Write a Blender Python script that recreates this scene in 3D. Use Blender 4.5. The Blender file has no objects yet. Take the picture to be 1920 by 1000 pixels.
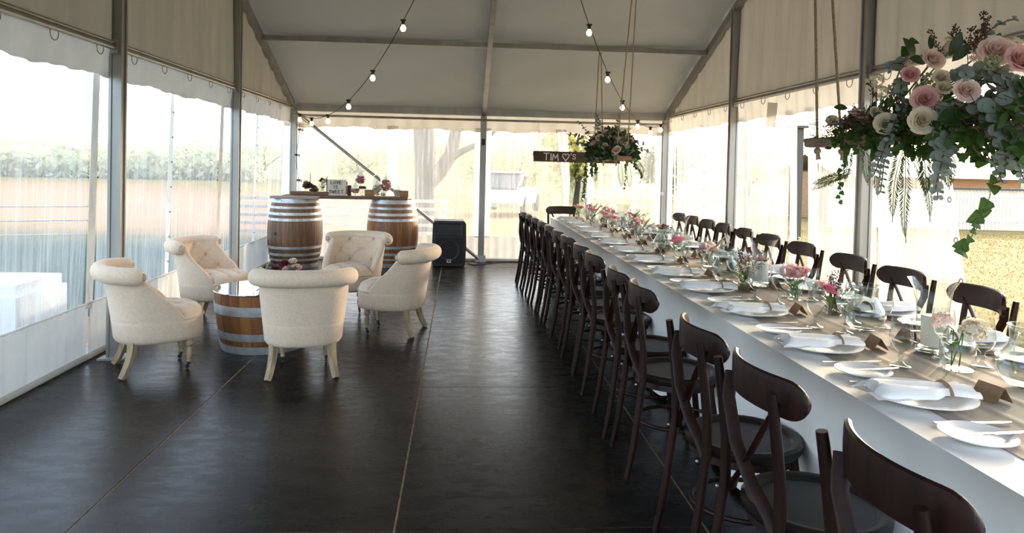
import bpy, math, random
from mathutils import Vector, Matrix, Quaternion
random.seed(7)
S = bpy.context.scene
C = S.collection
PI = math.pi
sin, cos, rad = math.sin, math.cos, math.radians

# ------------------------------------------------------------------ camera, sky, sun, exposure
H = 1.42; F = 1340.0; PX, PY = 960.0, 340.0
_y = Vector((863 - PX, 308 - PY, F)).normalized()
_e = Vector((1, .0227, 0)); _x = (_e - _e.dot(_y) * _y).normalized(); _z = _x.cross(_y)
camd = bpy.data.cameras.new('camera'); cam = bpy.data.objects.new('camera', camd); C.objects.link(cam)
r_, u_, b_ = Vector((_x[0], _y[0], _z[0])), -Vector((_x[1], _y[1], _z[1])), -Vector((_x[2], _y[2], _z[2]))
cam.matrix_world = Matrix(((r_.x, u_.x, b_.x, 0), (r_.y, u_.y, b_.y, 0), (r_.z, u_.z, b_.z, H), (0, 0, 0, 1)))
camd.sensor_width = 36; camd.lens = F / 1920 * 36; camd.shift_y = -(500 - PY) / 1920
camd.clip_start = .05; camd.clip_end = 2000
S.camera = cam

def P(px, py, Y):
    """world point seen at a photo pixel, at depth Y down the tent"""
    d = Vector((px - PX, py - PY, F)); w = Vector((d.dot(_x), d.dot(_y), d.dot(_z)))
    return Vector((w.x / w.y * Y, Y, H + w.z / w.y * Y))

SUN_AZ, SUN_EL = 44, 13          # degrees from +X towards +Y, elevation
world = bpy.data.worlds.new('sky'); S.world = world; world.use_nodes = True
nt = world.node_tree; nt.nodes.clear()
sky = nt.nodes.new('ShaderNodeTexSky'); sky.sky_type = 'NISHITA'; sky.sun_disc = False
sky.sun_elevation = rad(22); sky.sun_rotation = rad(90 - SUN_AZ); sky.air_density = 1.0; sky.dust_density = 3.0; sky.ozone_density = 1.0
bg = nt.nodes.new('ShaderNodeBackground'); bg.inputs[1].default_value = 1.0
ow = nt.nodes.new('ShaderNodeOutputWorld')
mixc = nt.nodes.new('ShaderNodeMix'); mixc.data_type = 'RGBA'; mixc.inputs[0].default_value = .45
mixc.inputs[7].default_value = (3.5, 3.8, 4.3, 1)
nt.links.new(sky.outputs[0], mixc.inputs[6]); nt.links.new(mixc.outputs[2], bg.inputs[0]); nt.links.new(bg.outputs[0], ow.inputs[0])
sd = bpy.data.lights.new('sun', 'SUN'); sd.energy = 5.0; sd.angle = rad(2.5); sd.color = (1, .82, .6)
so = bpy.data.objects.new('sun', sd); C.objects.link(so)
sv = Vector((cos(rad(SUN_AZ)) * cos(rad(SUN_EL)), sin(rad(SUN_AZ)) * cos(rad(SUN_EL)), sin(rad(SUN_EL))))
so.rotation_euler = sv.to_track_quat('Z', 'Y').to_euler(); so.location = (20, 20, 12)
S.view_settings.view_transform = 'Standard'; S.view_settings.look = 'None'
S.view_settings.gamma = 1; S.view_settings.use_curve_mapping = False
S.view_settings.exposure = 0.02
S.cycles.max_bounces = 10; S.cycles.transparent_max_bounces = 40; S.cycles.diffuse_bounces = 5
S.cycles.caustics_reflective = False; S.cycles.caustics_refractive = False

# ------------------------------------------------------------------ materials
M = {}
def mat(name, col, rough=.6, metal=0, var=0, scale=20, stretch=(1, 1, 1), bump=0, bscale=None, spec=.5, emit=None,
        estr=0, transl=0, rnd=0, col2=None, coat=0, sheen=0, ramp=(.35, .65)):
    m = bpy.data.materials.new(name); m.use_nodes = True; n = m.node_tree; N = n.nodes; L = n.links
    b = N['Principled BSDF']; out = N['Material Output']
    b.inputs['Roughness'].default_value = rough; b.inputs['Metallic'].default_value = metal
    b.inputs['Specular IOR Level'].default_value = spec; b.inputs['Coat Weight'].default_value = coat
    b.inputs['Sheen Weight'].default_value = sheen
    c = (*col, 1)
    tc = N.new('ShaderNodeTexCoord'); mp = N.new('ShaderNodeMapping'); mp.inputs['Scale'].default_value = stretch
    L.new(tc.outputs['Object'], mp.inputs[0])
    ns = N.new('ShaderNodeTexNoise'); ns.inputs['Scale'].default_value = scale; ns.inputs['Detail'].default_value = 5
    L.new(mp.outputs[0], ns.inputs[0])
    mr = N.new('ShaderNodeMapRange'); mr.inputs[1].default_value = ramp[0]; mr.inputs[2].default_value = ramp[1]
    L.new(ns.outputs[0], mr.inputs[0])
    mx = N.new('ShaderNodeMix'); mx.data_type = 'RGBA'
    if col2 is None: col2 = tuple(max(0, x * (1 - var)) for x in col)
    mx.inputs[6].default_value = c; mx.inputs[7].default_value = (*col2, 1)
    L.new(mr.outputs[0], mx.inputs[0]); src = mx.outputs[2]
    if rnd:
        oi = N.new('ShaderNodeObjectInfo'); hs = N.new('ShaderNodeHueSaturation')
        m2 = N.new('ShaderNodeMapRange'); m2.inputs[3].default_value = 1 - rnd; m2.inputs[4].default_value = 1 + rnd
        L.new(oi.outputs['Random'], m2.inputs[0]); L.new(m2.outputs[0], hs.inputs['Value']); L.new(src, hs.inputs['Color']); src = hs.outputs[0]
    L.new(src, b.inputs['Base Color'])
    if bump:
        n2 = N.new('ShaderNodeTexNoise'); n2.inputs['Scale'].default_value = bscale or scale; n2.inputs['Detail'].default_value = 4
        L.new(mp.outputs[0], n2.inputs[0]); bp = N.new('ShaderNodeBump'); bp.inputs['Strength'].default_value = bump
        bp.inputs['Distance'].default_value = .02; L.new(n2.outputs[0], bp.inputs['Height']); L.new(bp.outputs[0], b.inputs['Normal'])
    if emit: b.inputs['Emission Color'].default_value = (*emit, 1); b.inputs['Emission Strength'].default_value = estr
    if transl:
        t = N.new('ShaderNodeBsdfTranslucent'); L.new(src, t.inputs[0]); ms = N.new('ShaderNodeMixShader'); ms.inputs[0].default_value = transl
        L.new(b.outputs[0], ms.inputs[1]); L.new(t.outputs[0], ms.inputs[2]); L.new(ms.outputs[0], out.inputs[0])
    M[name] = m; return m

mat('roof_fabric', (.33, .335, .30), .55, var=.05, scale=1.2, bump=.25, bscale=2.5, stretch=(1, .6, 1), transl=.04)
mat('gable_fabric', (.53, .50, .42), .8, var=.1, scale=3, stretch=(1, 1, .3), transl=.05, bump=.3, bscale=4)
mat('valance_fabric', (.60, .56, .47), .7, var=.1, scale=5, transl=.25, bump=.3, bscale=8)
mat('skirt_fabric', (.75, .75, .70), .7, var=.1, scale=5, transl=.25, bump=.2)
mat('strip_fabric', (.84, .82, .77), .7, var=.1, scale=8, transl=.5)
mat('aluminium', (.38, .38, .36), .42, .75, var=.2, scale=6, stretch=(1, 1, .2))
mat('steel_tube', (.42, .41, .38), .4, .8, var=.2, scale=10)
mat('galvanised', (.62, .64, .65), .45, .6, var=.3, scale=14)
mat('black_metal', (.02, .02, .022), .4, .3)
mat('black_plastic', (.022, .022, .024), .5, bump=.15, bscale=90)
mat('speaker_grille', (.012, .012, .013), .6, bump=.6, bscale=300)
mat('white_print', (.85, .85, .85), .6)
mat('letter_black', (.03, .03, .03), .6)
mat('linen', (.79, .63, .47), .95, var=.1, scale=60, bump=.18, bscale=260, sheen=.25)
mat('linen_button', (.55, .46, .38), .95, var=.1, scale=60)
mat('pale_oak', (.52, .40, .24), .55, var=.35, scale=9, stretch=(6, 6, .8), bump=.1)
mat('dark_wood', (.022, .007, .004), .46, var=.6, scale=8, stretch=(4, 4, .6), spec=.2, coat=.03, rnd=.25, bump=.05)
mat('dark_seat', (.012, .007, .006), .40, var=.4, scale=10, spec=.35)
mat('stave_oak', (.20, .10, .045), .5, col2=(.085, .042, .02), scale=5, stretch=(8, 8, .8), bump=.2, rnd=.35, ramp=(.3, .75))
mat('stave_new', (.30, .13, .042), .42, col2=(.15, .06, .02), scale=5, stretch=(8, 8, .8), bump=.15, rnd=.3, ramp=(.3, .75))
mat('barrel_head', (.30, .22, .14), .6, var=.4, scale=8)
mat('plank_brown', (.22, .115, .055), .6, var=.55, scale=6, stretch=(.8, 8, 8), bump=.3)
mat('plank_grey', (.33, .24, .17), .75, var=.5, scale=5, stretch=(8, .8, 8), bump=.5)
mat('plank_pale', (.40, .33, .26), .75, var=.4, scale=6, stretch=(.8, 8, 8), bump=.3)
mat('plank_tan', (.45, .25, .12), .7, var=.4, scale=5, stretch=(8, .8, 8), bump=.4)
mat('sign_wood', (.075, .036, .018), .65, var=.5, scale=5, stretch=(.7, 8, 8), bump=.3)
mat('box_wood', (.42, .23, .08), .55, var=.4, scale=8, stretch=(1, 6, 6))
mat('driftwood', (.05, .028, .018), .8, var=.4, scale=30, bump=.3)
mat('paint_white', (.85, .82, .74), .7)
mat('board_white', (.70, .66, .57), .7, var=.12, scale=12)
mat('rope', (.50, .38, .24), .9, var=.35, scale=120, bump=.6)
mat('cloth_white', (.86, .85, .82), .85, var=.04, scale=4, bump=.08, bscale=7)
mat('runner', (.40, .335, .265), .9, var=.08, scale=5, bump=.1, stretch=(1, .3, 1), bscale=10)
mat('napkin', (.88, .87, .85), .85, var=.04, scale=8, transl=.1)
mat('band', (.40, .24, .12), .6, var=.3, scale=30)
mat('kraft', (.27, .17, .09), .8, var=.2, scale=50)
mat('china', (.86, .84, .80), .15, var=.02)
mat('cutlery', (.72, .73, .74), .18, 1.0)
mat('candle', (.88, .86, .78), .5, transl=.2)
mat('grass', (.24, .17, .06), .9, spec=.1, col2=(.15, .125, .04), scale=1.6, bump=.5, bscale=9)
mat('leaf_dark', (.030, .075, .018), .45, var=.4, scale=9, transl=.12)
mat('leaf_green', (.06, .125, .022), .6, spec=.25, var=.4, scale=9, transl=.15)
mat('leaf_fern', (.075, .13, .03), .85, spec=.1, var=.3, scale=9, transl=.10)
mat('leaf_grey', (.27, .325, .29), .75, spec=.25, var=.22, scale=14, transl=.1, rnd=.14)
mat('twig', (.13, .065, .04), .8, var=.4, scale=30)
mat('moss', (.10, .075, .04), .9, var=.5, scale=30, bump=.8)
mat('petal_pink', (.86, .46, .47), .6, col2=(.88, .62, .58), scale=18, transl=.25)
mat('petal_blush', (.84, .60, .53), .6, col2=(.88, .72, .64), scale=18, transl=.25)
mat('petal_white', (.86, .80, .68), .6, col2=(.85, .72, .52), scale=18, transl=.25)
mat('petal_hot', (.80, .24, .33), .6, col2=(.86, .40, .46), scale=18, transl=.25)
mat('petal_wine', (.22, .035, .05), .6, var=.4, scale=18, transl=.2)
mat('petal_lime', (.48, .50, .27), .8, var=.3, scale=60, transl=.2)
mat('yellow', (.8, .55, .08), .6)
mat('stem', (.10, .22, .04), .5, transl=.1)
mat('candy_pink', (.92, .42, .42), .4, var=.4, scale=40, rnd=.2)
mat('candy_white', (.85, .74, .66), .4, var=.3, scale=40)
mat('candy_rose', (.68, .24, .30), .4, var=.4, scale=40)
mat('candy_dark', (.06, .02, .015), .5)
mat('bark', (.13, .13, .12), .9, var=.4, scale=3, stretch=(2, 2, .4), bump=.6)
mat('bark_dark', (.05, .04, .03), .9, var=.4, scale=3)
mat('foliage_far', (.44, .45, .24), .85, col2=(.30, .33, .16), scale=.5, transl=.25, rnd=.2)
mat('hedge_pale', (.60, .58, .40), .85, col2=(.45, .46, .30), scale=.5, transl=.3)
mat('foliage_gold', (.48, .40, .10), .8, col2=(.22, .22, .05), scale=2, transl=.35, rnd=.2)
mat('foliage_mid', (.16, .19, .07), .85, col2=(.08, .11, .035), scale=2, transl=.25, rnd=.2)
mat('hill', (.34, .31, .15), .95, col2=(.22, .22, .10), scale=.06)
mat('car_white', (.75, .77, .78), .25, coat=.5)
mat('car_glass', (.05, .06, .07), .08, spec=.8)
mat('tyre', (.02, .02, .02), .8)
mat('fence_white', (.80, .74, .62), .7, var=.1, scale=5)
mat('fence_grey', (.45, .44, .40), .8, var=.2, scale=5)
mat('outdoor_white', (.78, .80, .84), .8, var=.05, scale=3)
mat('post_dark', (.09, .085, .08), .6)
mat('cable', (.015, .015, .015), .6)
mat('bulb', (.9, .8, .6), .2, emit=(1.0, .62, .25), estr=26)
mat('bulb_off', (.55, .5, .42), .15, spec=.8)
mat('subfloor', (.42, .27, .15), .9, var=.5, scale=30)

def vinyl(name, haze, tint, streak=1):
    m = bpy.data.materials.new(name); m.use_nodes = True; N = m.node_tree.nodes; L = m.node_tree.links; N.clear()
    out = N.new('ShaderNodeOutputMaterial'); tr = N.new('ShaderNodeBsdfTransparent'); tr.inputs[0].default_value = (*tint, 1)
    tl = N.new('ShaderNodeBsdfTranslucent'); tl.inputs[0].default_value = (.92, .92, .90, 1)
    df = N.new('ShaderNodeBsdfDiffuse'); df.inputs[0].default_value = (.8, .8, .78, 1)
    gl = N.new('ShaderNodeBsdfGlossy'); gl.inputs['Roughness'].default_value = .08
    tc = N.new('ShaderNodeTexCoord'); mp = N.new('ShaderNodeMapping'); mp.inputs['Scale'].default_value = (9, 9, .35)
    ns = N.new('ShaderNodeTexNoise'); ns.inputs['Scale'].default_value = 3.2; ns.inputs['Detail'].default_value = 6; ns.inputs['Roughness'].default_value = .7
    L.new(tc.outputs['Object'], mp.inputs[0]); L.new(mp.outputs[0], ns.inputs[0])
    mr = N.new('ShaderNodeMapRange'); mr.inputs[1].default_value = .38; mr.inputs[2].default_value = .66
    mr.inputs[3].default_value = haze * (1 - .35 * streak); mr.inputs[4].default_value = min(.95, haze * (1 + .55 * streak)); L.new(ns.outputs[0], mr.inputs[0])
    a = N.new('ShaderNodeMixShader'); a.inputs[0].default_value = .3; L.new(tl.outputs[0], a.inputs[1]); L.new(df.outputs[0], a.inputs[2])
    b = N.new('ShaderNodeMixShader'); L.new(mr.outputs[0], b.inputs[0]); L.new(tr.outputs[0], b.inputs[1]); L.new(a.outputs[0], b.inputs[2])
    fr = N.new('ShaderNodeLayerWeight'); fr.inputs[0].default_value = .5; pw = N.new('ShaderNodeMath'); pw.operation = 'POWER'; pw.inputs[1].default_value = 4; L.new(fr.outputs['Facing'], pw.inputs[0]); ma = N.new('ShaderNodeMath'); ma.operation = 'MULTIPLY_ADD'; ma.inputs[1].default_value = .35; ma.inputs[2].default_value = .015; L.new(pw.outputs[0], ma.inputs[0]); ma.use_clamp = True
    c = N.new('ShaderNodeMixShader'); L.new(ma.outputs[0], c.inputs[0]); L.new(b.outputs[0], c.inputs[1]); L.new(gl.outputs[0], c.inputs[2])
    L.new(c.outputs[0], out.inputs[0]); M[name] = m
vinyl('vinyl_left', .30, (.95, .99, 1.0)); vinyl('vinyl_back', .20, (1, 1, .98)); vinyl('vinyl_right', .27, (1, .98, .94))

def glass(name, tint, ior=1.45, rough=0.0):
    m = bpy.data.materials.new(name); m.use_nodes = True; N = m.node_tree.nodes; L = m.node_tree.links; N.clear()
    out = N.new('ShaderNodeOutputMaterial'); tr = N.new('ShaderNodeBsdfTransparent'); tr.inputs[0].default_value = (*tint, 1)
    gl = N.new('ShaderNodeBsdfGlossy'); gl.inputs['Roughness'].default_value = rough; fr = N.new('ShaderNodeLayerWeight'); fr.inputs[0].default_value = .5; pw = N.new('ShaderNodeMath'); pw.operation = 'POWER'; pw.inputs[1].default_value = 2.0; L.new(fr.outputs['Facing'], pw.inputs[0]); ma = N.new('ShaderNodeMath'); ma.operation = 'MULTIPLY_ADD'; ma.inputs[1].default_value = .9; ma.inputs[2].default_value = .035; L.new(pw.outputs[0], ma.inputs[0]); ma.use_clamp = True
    c = N.new('ShaderNodeMixShader'); L.new(ma.outputs[0], c.inputs[0]); L.new(tr.outputs[0], c.inputs[1]); L.new(gl.outputs[0], c.inputs[2])
    L.new(c.outputs[0], out.inputs[0]); M[name] = m
glass('thin_glass', (.84, .87, .86), 1.55, .02); glass('jar_glass', (.90, .93, .90), 1.5, .02)
m = mat('solid_glass', (1, 1, 1), .02); m.node_tree.nodes['Principled BSDF'].inputs['Transmission Weight'].default_value = 1
m = mat('mirror_glass', (.012, .014, .016), .02, spec=1.0, coat=1.0)
m.node_tree.nodes['Principled BSDF'].inputs['IOR'].default_value = 2.3

# floor: worn dark painted ply
m = bpy.data.materials.new('floor_ply'); m.use_nodes = True; N = m.node_tree.nodes; L = m.node_tree.links; b = N['Principled BSDF']
tc = N.new('ShaderNodeTexCoord')
def noise(scale, st, det=5, rough=.6):
    mp = N.new('ShaderNodeMapping'); mp.inputs['Scale'].default_value = st; L.new(tc.outputs['Object'], mp.inputs[0])
    n = N.new('ShaderNodeTexNoise'); n.inputs['Scale'].default_value = scale; n.inputs['Detail'].default_value = det; n.inputs['Roughness'].default_value = rough
    L.new(mp.outputs[0], n.inputs[0]); return n.outputs[0]
def rng(src, a, b2, c, d):
    r = N.new('ShaderNodeMapRange'); r.inputs[1].default_value = a; r.inputs[2].default_value = b2; r.inputs[3].default_value = c; r.inputs[4].default_value = d
    L.new(src, r.inputs[0]); return r.outputs[0]
cr = N.new('ShaderNodeValToRGB'); cr.color_ramp.elements[0].color = (.008, .0075, .007, 1); cr.color_ramp.elements[1].color = (.024, .021, .018, 1)
cr.color_ramp.elements[0].position = .35; cr.color_ramp.elements[1].position = .75
L.new(noise(2.2, (1, 2.2, 1), 7, .7), cr.inputs[0])
mx = N.new('ShaderNodeMix'); mx.data_type = 'RGBA'; mx.inputs[7].default_value = (.16, .10, .06, 1)
L.new(cr.outputs[0], mx.inputs[6]); L.new(rng(noise(34, (.35, 1.6, 1), 3, .5), .735, .78, 0, .8), mx.inputs[0]); L.new(mx.outputs[2], b.inputs['Base Color'])
L.new(rng(noise(5, (1, 2.5, 1), 6, .7), .3, .7, .20, .36), b.inputs['Roughness'])
b.inputs['Specular IOR Level'].default_value = .12
bp = N.new('ShaderNodeBump'); bp.inputs['Strength'].default_value = .06; bp.inputs['Distance'].default_value = .01
L.new(noise(9, (.5, 2.6, 1), 9, .72), bp.inputs['Height']); L.new(bp.outputs[0], b.inputs['Normal'])
M['floor_ply'] = m

# ------------------------------------------------------------------ mesh helpers
class MB:
    def __init__(s): s.v = []; s.f = []
    def add(s, vs, fs):
        o = len(s.v); s.v += [tuple(p) for p in vs]; s.f += [tuple(i + o for i in f) for f in fs]; return s
    def box(s, c, d, R=None):
        c = Vector(c); vs = []
        for x in (-.5, .5):
            for y in (-.5, .5):
                for z in (-.5, .5):
                    p = Vector((x * d[0], y * d[1], z * d[2])); vs.append(c + (R @ p if R else p))
        return s.add(vs, [(0, 1, 3, 2), (4, 6, 7, 5), (0, 4, 5, 1), (2, 3, 7, 6), (0, 2, 6, 4), (1, 5, 7, 3)])
    def bar(s, a, b, w, h):
        """box beam between two points, w across, h up"""
        a, b = Vector(a), Vector(b); d = b - a; L = d.length; d.normalize()
        up = Vector((0, 0, 1)) if abs(d.z) < .95 else Vector((0, 1, 0))
        x = d.cross(up).normalized(); z = x.cross(d)
        R = Matrix((x, d, z)).transposed(); return s.box((a + b) / 2, (w, L, h), R)
    def tube(s, pts, r, n=8, closed=False, sq=None):
        pts = [Vector(p) for p in pts]; m = len(pts)
        rs = r if isinstance(r, (list, tuple)) else [r] * m
        vs = []; prev = None
        for i, p in enumerate(pts):
            if closed: t = pts[(i + 1) % m] - pts[i - 1]
            else: t = pts[min(i + 1, m - 1)] - pts[max(i - 1, 0)]
            t.normalize()
            if prev is None:
                up = Vector((0, 0, 1)) if abs(t.z) < .9 else Vector((1, 0, 0)); u = t.cross(up).normalized()
            else: u = (prev - prev.dot(t) * t).normalized()
            prev = u; w = t.cross(u)
            for k in range(n):
                a = 2 * PI * k / n; ku, kw = (sq if sq else (1, 1))
                vs.append(p + (u * cos(a) * ku + w * sin(a) * kw) * rs[i])
        fs = []
        for i in range(m if closed else m - 1):
            j = (i + 1) % m
            for k in range(n):
                l = (k + 1) % n; fs.append((i * n + k, i * n + l, j * n + l, j * n + k))
        if not closed: fs += [tuple(range(n))[::-1], tuple((m - 1) * n + k for k in range(n))]
        return s.add(vs, fs)
    def lathe(s, prof, n=24, c=(0, 0, 0), a0=0, a1=2 * PI):
        full = abs(a1 - a0 - 2 * PI) < 1e-6; m = len(prof); vs = []; fs = []; nn = n if full else n + 1
        for r, z in prof:
            for k in range(nn):
                a = a0 + (a1 - a0) * k / n; vs.append((c[0] + r * cos(a), c[1] + r * sin(a), c[2] + z))
        for i in range(m - 1):
            for k in range(n):
                l = (k + 1) % nn
                fs.append((i * nn + k, i * nn + l, (i + 1) * nn + l, (i + 1) * nn + k))
        return s.add(vs, fs)
    def grid(s, fn, nu, nv, closeu=False):
        vs = [fn(i / nu, j / nv) for j in range(nv + 1) for i in range(nu + (0 if closeu else 1))]
        w = nu if closeu else nu + 1; fs = []
        for j in range(nv):
            for i in range(nu):
                k = (i + 1) % w; fs.append((j * w + i, j * w + k, (j + 1) * w + k, (j + 1) * w + i))
        return s.add(vs, fs)
    def ball(s, c, r, n=8, m=6, sc=(1, 1, 1)):
        return s.grid(lambda u, v: (c[0] + r * sc[0] * sin(PI * v) * cos(2 * PI * u), c[1] + r * sc[1] * sin(PI * v) * sin(2 * PI * u), c[2] + r * sc[2] * cos(PI * v)), n, m, True)
    def prism(s, outline, t, R=None, o=(0, 0, 0)):
        """flat outline in XY extruded along Z by t"""
        n = len(outline); o = Vector(o); vs = []
        for z in (0, t):
            for x, y in outline:
                p = Vector((x, y, z)); vs.append(o + (R @ p if R else p))
        return s.add(vs, [tuple(range(n))[::-1], tuple(range(n, 2 * n))] + [(i, (i + 1) % n, n + (i + 1) % n, n + i) for i in range(n)])
    def xf(s, Mx): s.v = [tuple(Mx @ Vector(p)) for p in s.v]; return s
    def mesh(s, name, m, ang=38):
        me = bpy.data.meshes.new(name); me.from_pydata(s.v, [], s.f); me.materials.append(M[m])
        me.polygons.foreach_set('use_smooth', [True] * len(me.polygons))
        me.update()
        if ang: me.set_sharp_from_angle(angle=rad(ang))
        return me
    def build(s, name, m, parent=None, ang=38, loc=None):
        o = bpy.data.objects.new(name, s.mesh(name, m, ang)); C.objects.link(o)
        if parent: o.parent = parent
        if loc is not None: o.location = loc
        return o
def link(name, me, parent=None, loc=(0, 0, 0), rot=(0, 0, 0), sc=1):
    o = bpy.data.objects.new(name, me); C.objects.link(o); o.parent = parent; o.location = loc; o.rotation_euler = rot
    o.scale = (sc, sc, sc) if not isinstance(sc, tuple) else sc; return o
def tag(o, label, cat, group=None):
    o['label'] = label; o['category'] = cat
    if group: o['group'] = group
    return o
def thing(name, label, cat, loc=(0, 0, 0), rz=0, group=None):
    o = bpy.data.objects.new(name, None); C.objects.link(o); o.location = loc; o.rotation_euler = (0, 0, rz); o.empty_display_size = .1
    return tag(o, label, cat, group)
def struct(o): o['kind'] = 'structure'; return o
def stuff(o): o['kind'] = 'stuff'; return o
def root(name):
    o = bpy.data.objects.new(name, None); C.objects.link(o); return struct(o)
KIDS = {}
def kids(o): return [c for c in S.objects if c.parent == o]
def dup(t, ch, loc, rz=0, label=None, sc=None):
    r = t.copy(); C.objects.link(r); r.location = loc; r.rotation_euler = (0, 0, rz)
    if sc: r.scale = (sc, sc, sc)
    if label: r['label'] = label
    for c, gs in ch:
        k = c.copy(); C.objects.link(k); k.parent = r
        for g in gs: q = g.copy(); C.objects.link(q); q.parent = k
    return r
def tree(t): return [(c, kids(c)) for c in kids(t)]
ORD = ['', 'first', 'second', 'third', 'fourth', 'fifth', 'sixth', 'seventh', 'eighth', 'ninth', 'tenth', 'eleventh', 'twelfth', 'thirteenth', 'fourteenth', 'fifteenth', 'sixteenth', 'seventeenth', 'eighteenth']
def wob(x, seed=0): return sin(x * 3.1 + seed) * .5 + sin(x * 7.3 + seed * 2.1) * .3 + sin(x * 17.7 + seed * .7) * .2

# ------------------------------------------------------------------ the marquee
XL, XM, XR = -2.40, .33, 3.05
Y0, Y1, Y2, Y3, Y4 = -.10, 2.55, 5.20, 7.85, 10.50
ZE = 2.17; SL = .40; ZR = ZE + SL * (Y4 - Y2)
def roofz(y): return ZR - SL * abs(y - Y2)

# floor of ply sheets
fl = root('floor')
MB().box((.35, 5.1, -.0175), (7.2, 11.6, .03)).build('subfloor', 'subfloor', fl)
xs = [-2.75, -1.45, -.225, 1.0, 2.22, 3.3]; ys = [-.6, 1.0, 2.75, 4.53, 6.30, 8.07, 9.85, 10.75]
for i in range(5):
    for j in range(7):
        w, d = xs[i + 1] - xs[i] - .009, ys[j + 1] - ys[j] - .005
        mb = MB(); mb.box((0, 0, -.006), (w, d, .018))
        zz = random.uniform(-.0012, .0012)
        mb.build('floor_panel', 'floor_ply', fl, loc=((xs[i] + xs[i + 1]) / 2, (ys[j] + ys[j + 1]) / 2, -.003 + zz))

# roof skin
ce = root('ceiling')
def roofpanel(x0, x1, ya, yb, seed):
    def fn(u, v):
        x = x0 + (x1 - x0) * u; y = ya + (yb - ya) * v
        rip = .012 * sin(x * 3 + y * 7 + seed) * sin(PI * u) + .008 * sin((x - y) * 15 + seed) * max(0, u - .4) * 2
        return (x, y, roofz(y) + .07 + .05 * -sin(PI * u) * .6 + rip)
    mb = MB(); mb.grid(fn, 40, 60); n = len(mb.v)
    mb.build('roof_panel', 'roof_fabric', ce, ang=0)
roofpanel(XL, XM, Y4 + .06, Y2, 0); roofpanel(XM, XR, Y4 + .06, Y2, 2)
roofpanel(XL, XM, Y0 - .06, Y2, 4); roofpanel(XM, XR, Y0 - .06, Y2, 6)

# aluminium frame
fr = thing('marquee_frame', 'silver aluminium frame of posts, rafters and rails carrying the white tent', 'tent frame')
def beam(name, a, b, w=.06, h=.10, m='aluminium'):
    mb = MB().bar(a, b, w, h)
    d = Vector(b) - Vector(a)
    mb.bar(Vector(a) + Vector((0, 0, 0)), Vector(b), w * 1.18, h * .25)       # raised middle flange
    return mb.build(name, m, fr, ang=30)
for x in (XL, XM, XR):
    beam('rafter', (x, Y4, ZE), (x, Y2, ZR)); beam('rafter', (x, Y0, ZE), (x, Y2, ZR))
def post(x, y, top, s=.085):
    mb = MB(); mb.box((x, y, top / 2), (s * .8, s * .8, top))
    for q in (-1, 1):
        mb.box((x + q * s * .4, y + q * s * .4, top / 2), (s * .22, s * .22, top)); mb.box((x - q * s * .4, y + q * s * .4, top / 2), (s * .22, s * .22, top))
    p = mb.build('post', 'aluminium', fr, ang=30)
    MB().box((x, y, .006), (.17, .17, .012)).build('base_plate', 'galvanised', fr)
    return p
for y in (Y4, Y3, Y2, Y1): post(XL, y, roofz(y)); post(XR, y, roofz(y))
post(XM, Y4, ZE); post(XL, Y0, ZE); post(XR, Y0, ZE)
for y in (8.74, 6.95, 3.45, 1.66):
    for a, b in ((XL, XM), (XM, XR)): beam('purlin', (a + .03, y, roofz(y)), (b - .03, y, roofz(y)), .075, .06)
for a, b in ((XL, XM), (XM, XR)): beam('ridge_beam', (a, Y2, ZR), (b, Y2, ZR), .09, .08)
for a, b in ((XL, XM), (XM, XR)): beam('eave_beam', (a, Y4, ZE + .02), (b, Y4, ZE + .02), .07, .11)
for a, b in ((XL, XM), (XM, XR)): MB().tube([(a, Y4 - .06, ZE - .10), (b, Y4 - .06, ZE - .10)], .017, 8).build('curtain_rail', 'steel_tube', fr)
for x, sg in ((XL, 1), (XR, -1)):
    for ya, yb in ((Y0, Y1), (Y1, Y2), (Y2, Y3), (Y3, Y4)):
        MB().tube([(x, ya + .05, ZE), (x, yb - .05, ZE)], .017, 8).tube([(x + .0, ya + .05, ZE + .035), (x, yb - .05, ZE + .035)], .010, 6).build('curtain_rail', 'steel_tube', fr)
        for q in (ya + .03, yb - .03): MB().box((x, q, ZE + .01), (.05, .07, .10)).tube([(x + sg * .03, q, ZE - .06), (x + sg * .03, q, ZE + .22)], .008, 6).build('rail_clamp', 'steel_tube', fr)
        n = 5
        for k in range(n):
            yy = ya + .25 + (yb - ya - .5) * k / (n - 1); r = .045
            MB().tube([(x, yy + r * cos(t), ZE - .01 - r * .9 - r * sin(t) * .9 + r * .4) for t in [PI * j / 8 * 1.5 - .8 for j in range(9)]], .0035, 5).build('curtain_hook', 'steel_tube', fr)
MB().tube([(XL + .12, Y4 - .10, ZE - .12), (XM - .04, Y4 - .10, .05)], .024, 10).build('diagonal_brace', 'steel_tube', fr)
MB().box((XM, Y4 - .05, .045), (.13, .09, .09)).build('brace_foot', 'galvanised', fr)
MB().box((XM, Y4 - .055, 1.75), (.05, .02, .09)).build('post_latch', 'black_metal', fr)

# side walls: (axis function) point along wall s at height z with lean
def side(x, sg):
    def f(s, z, off=0): return (x - sg * (.14 + .05 * (1 - z / 2.1)) + off * sg, s, z)
    return f
fL, fR = side(XL, 1), side(XR, -1)
def fB(s, z, off=0): return (s, Y4 + .05 + .06 * (1 - z / 2.1) - off, z)
def panel(f, s0, s1, z0, z1, name, m, parent=None, amp=.008, freq=9, nu=None, nv=4, seed=0, ragged=0, ang=0, gather=0):
    nu = nu or max(6, int(abs(s1 - s0) * 34)); mb = MB()
    def fn(u, v):
        s = s0 + (s1 - s0) * u; z = z0 + (z1 - z0) * v
        if ragged: z += (1 - v) * ragged * wob(s * 1.7, seed)
        w = amp * (sin(s * freq * 2 * PI + seed) + .6 * sin(s * freq * 3.3 + z * 4 + seed)) * (1 - .3 * v)
        return f(s, z, w)
    mb.grid(fn, nu, nv)
    return mb.build(name, m, parent, ang=0)
wn = [0]
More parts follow.
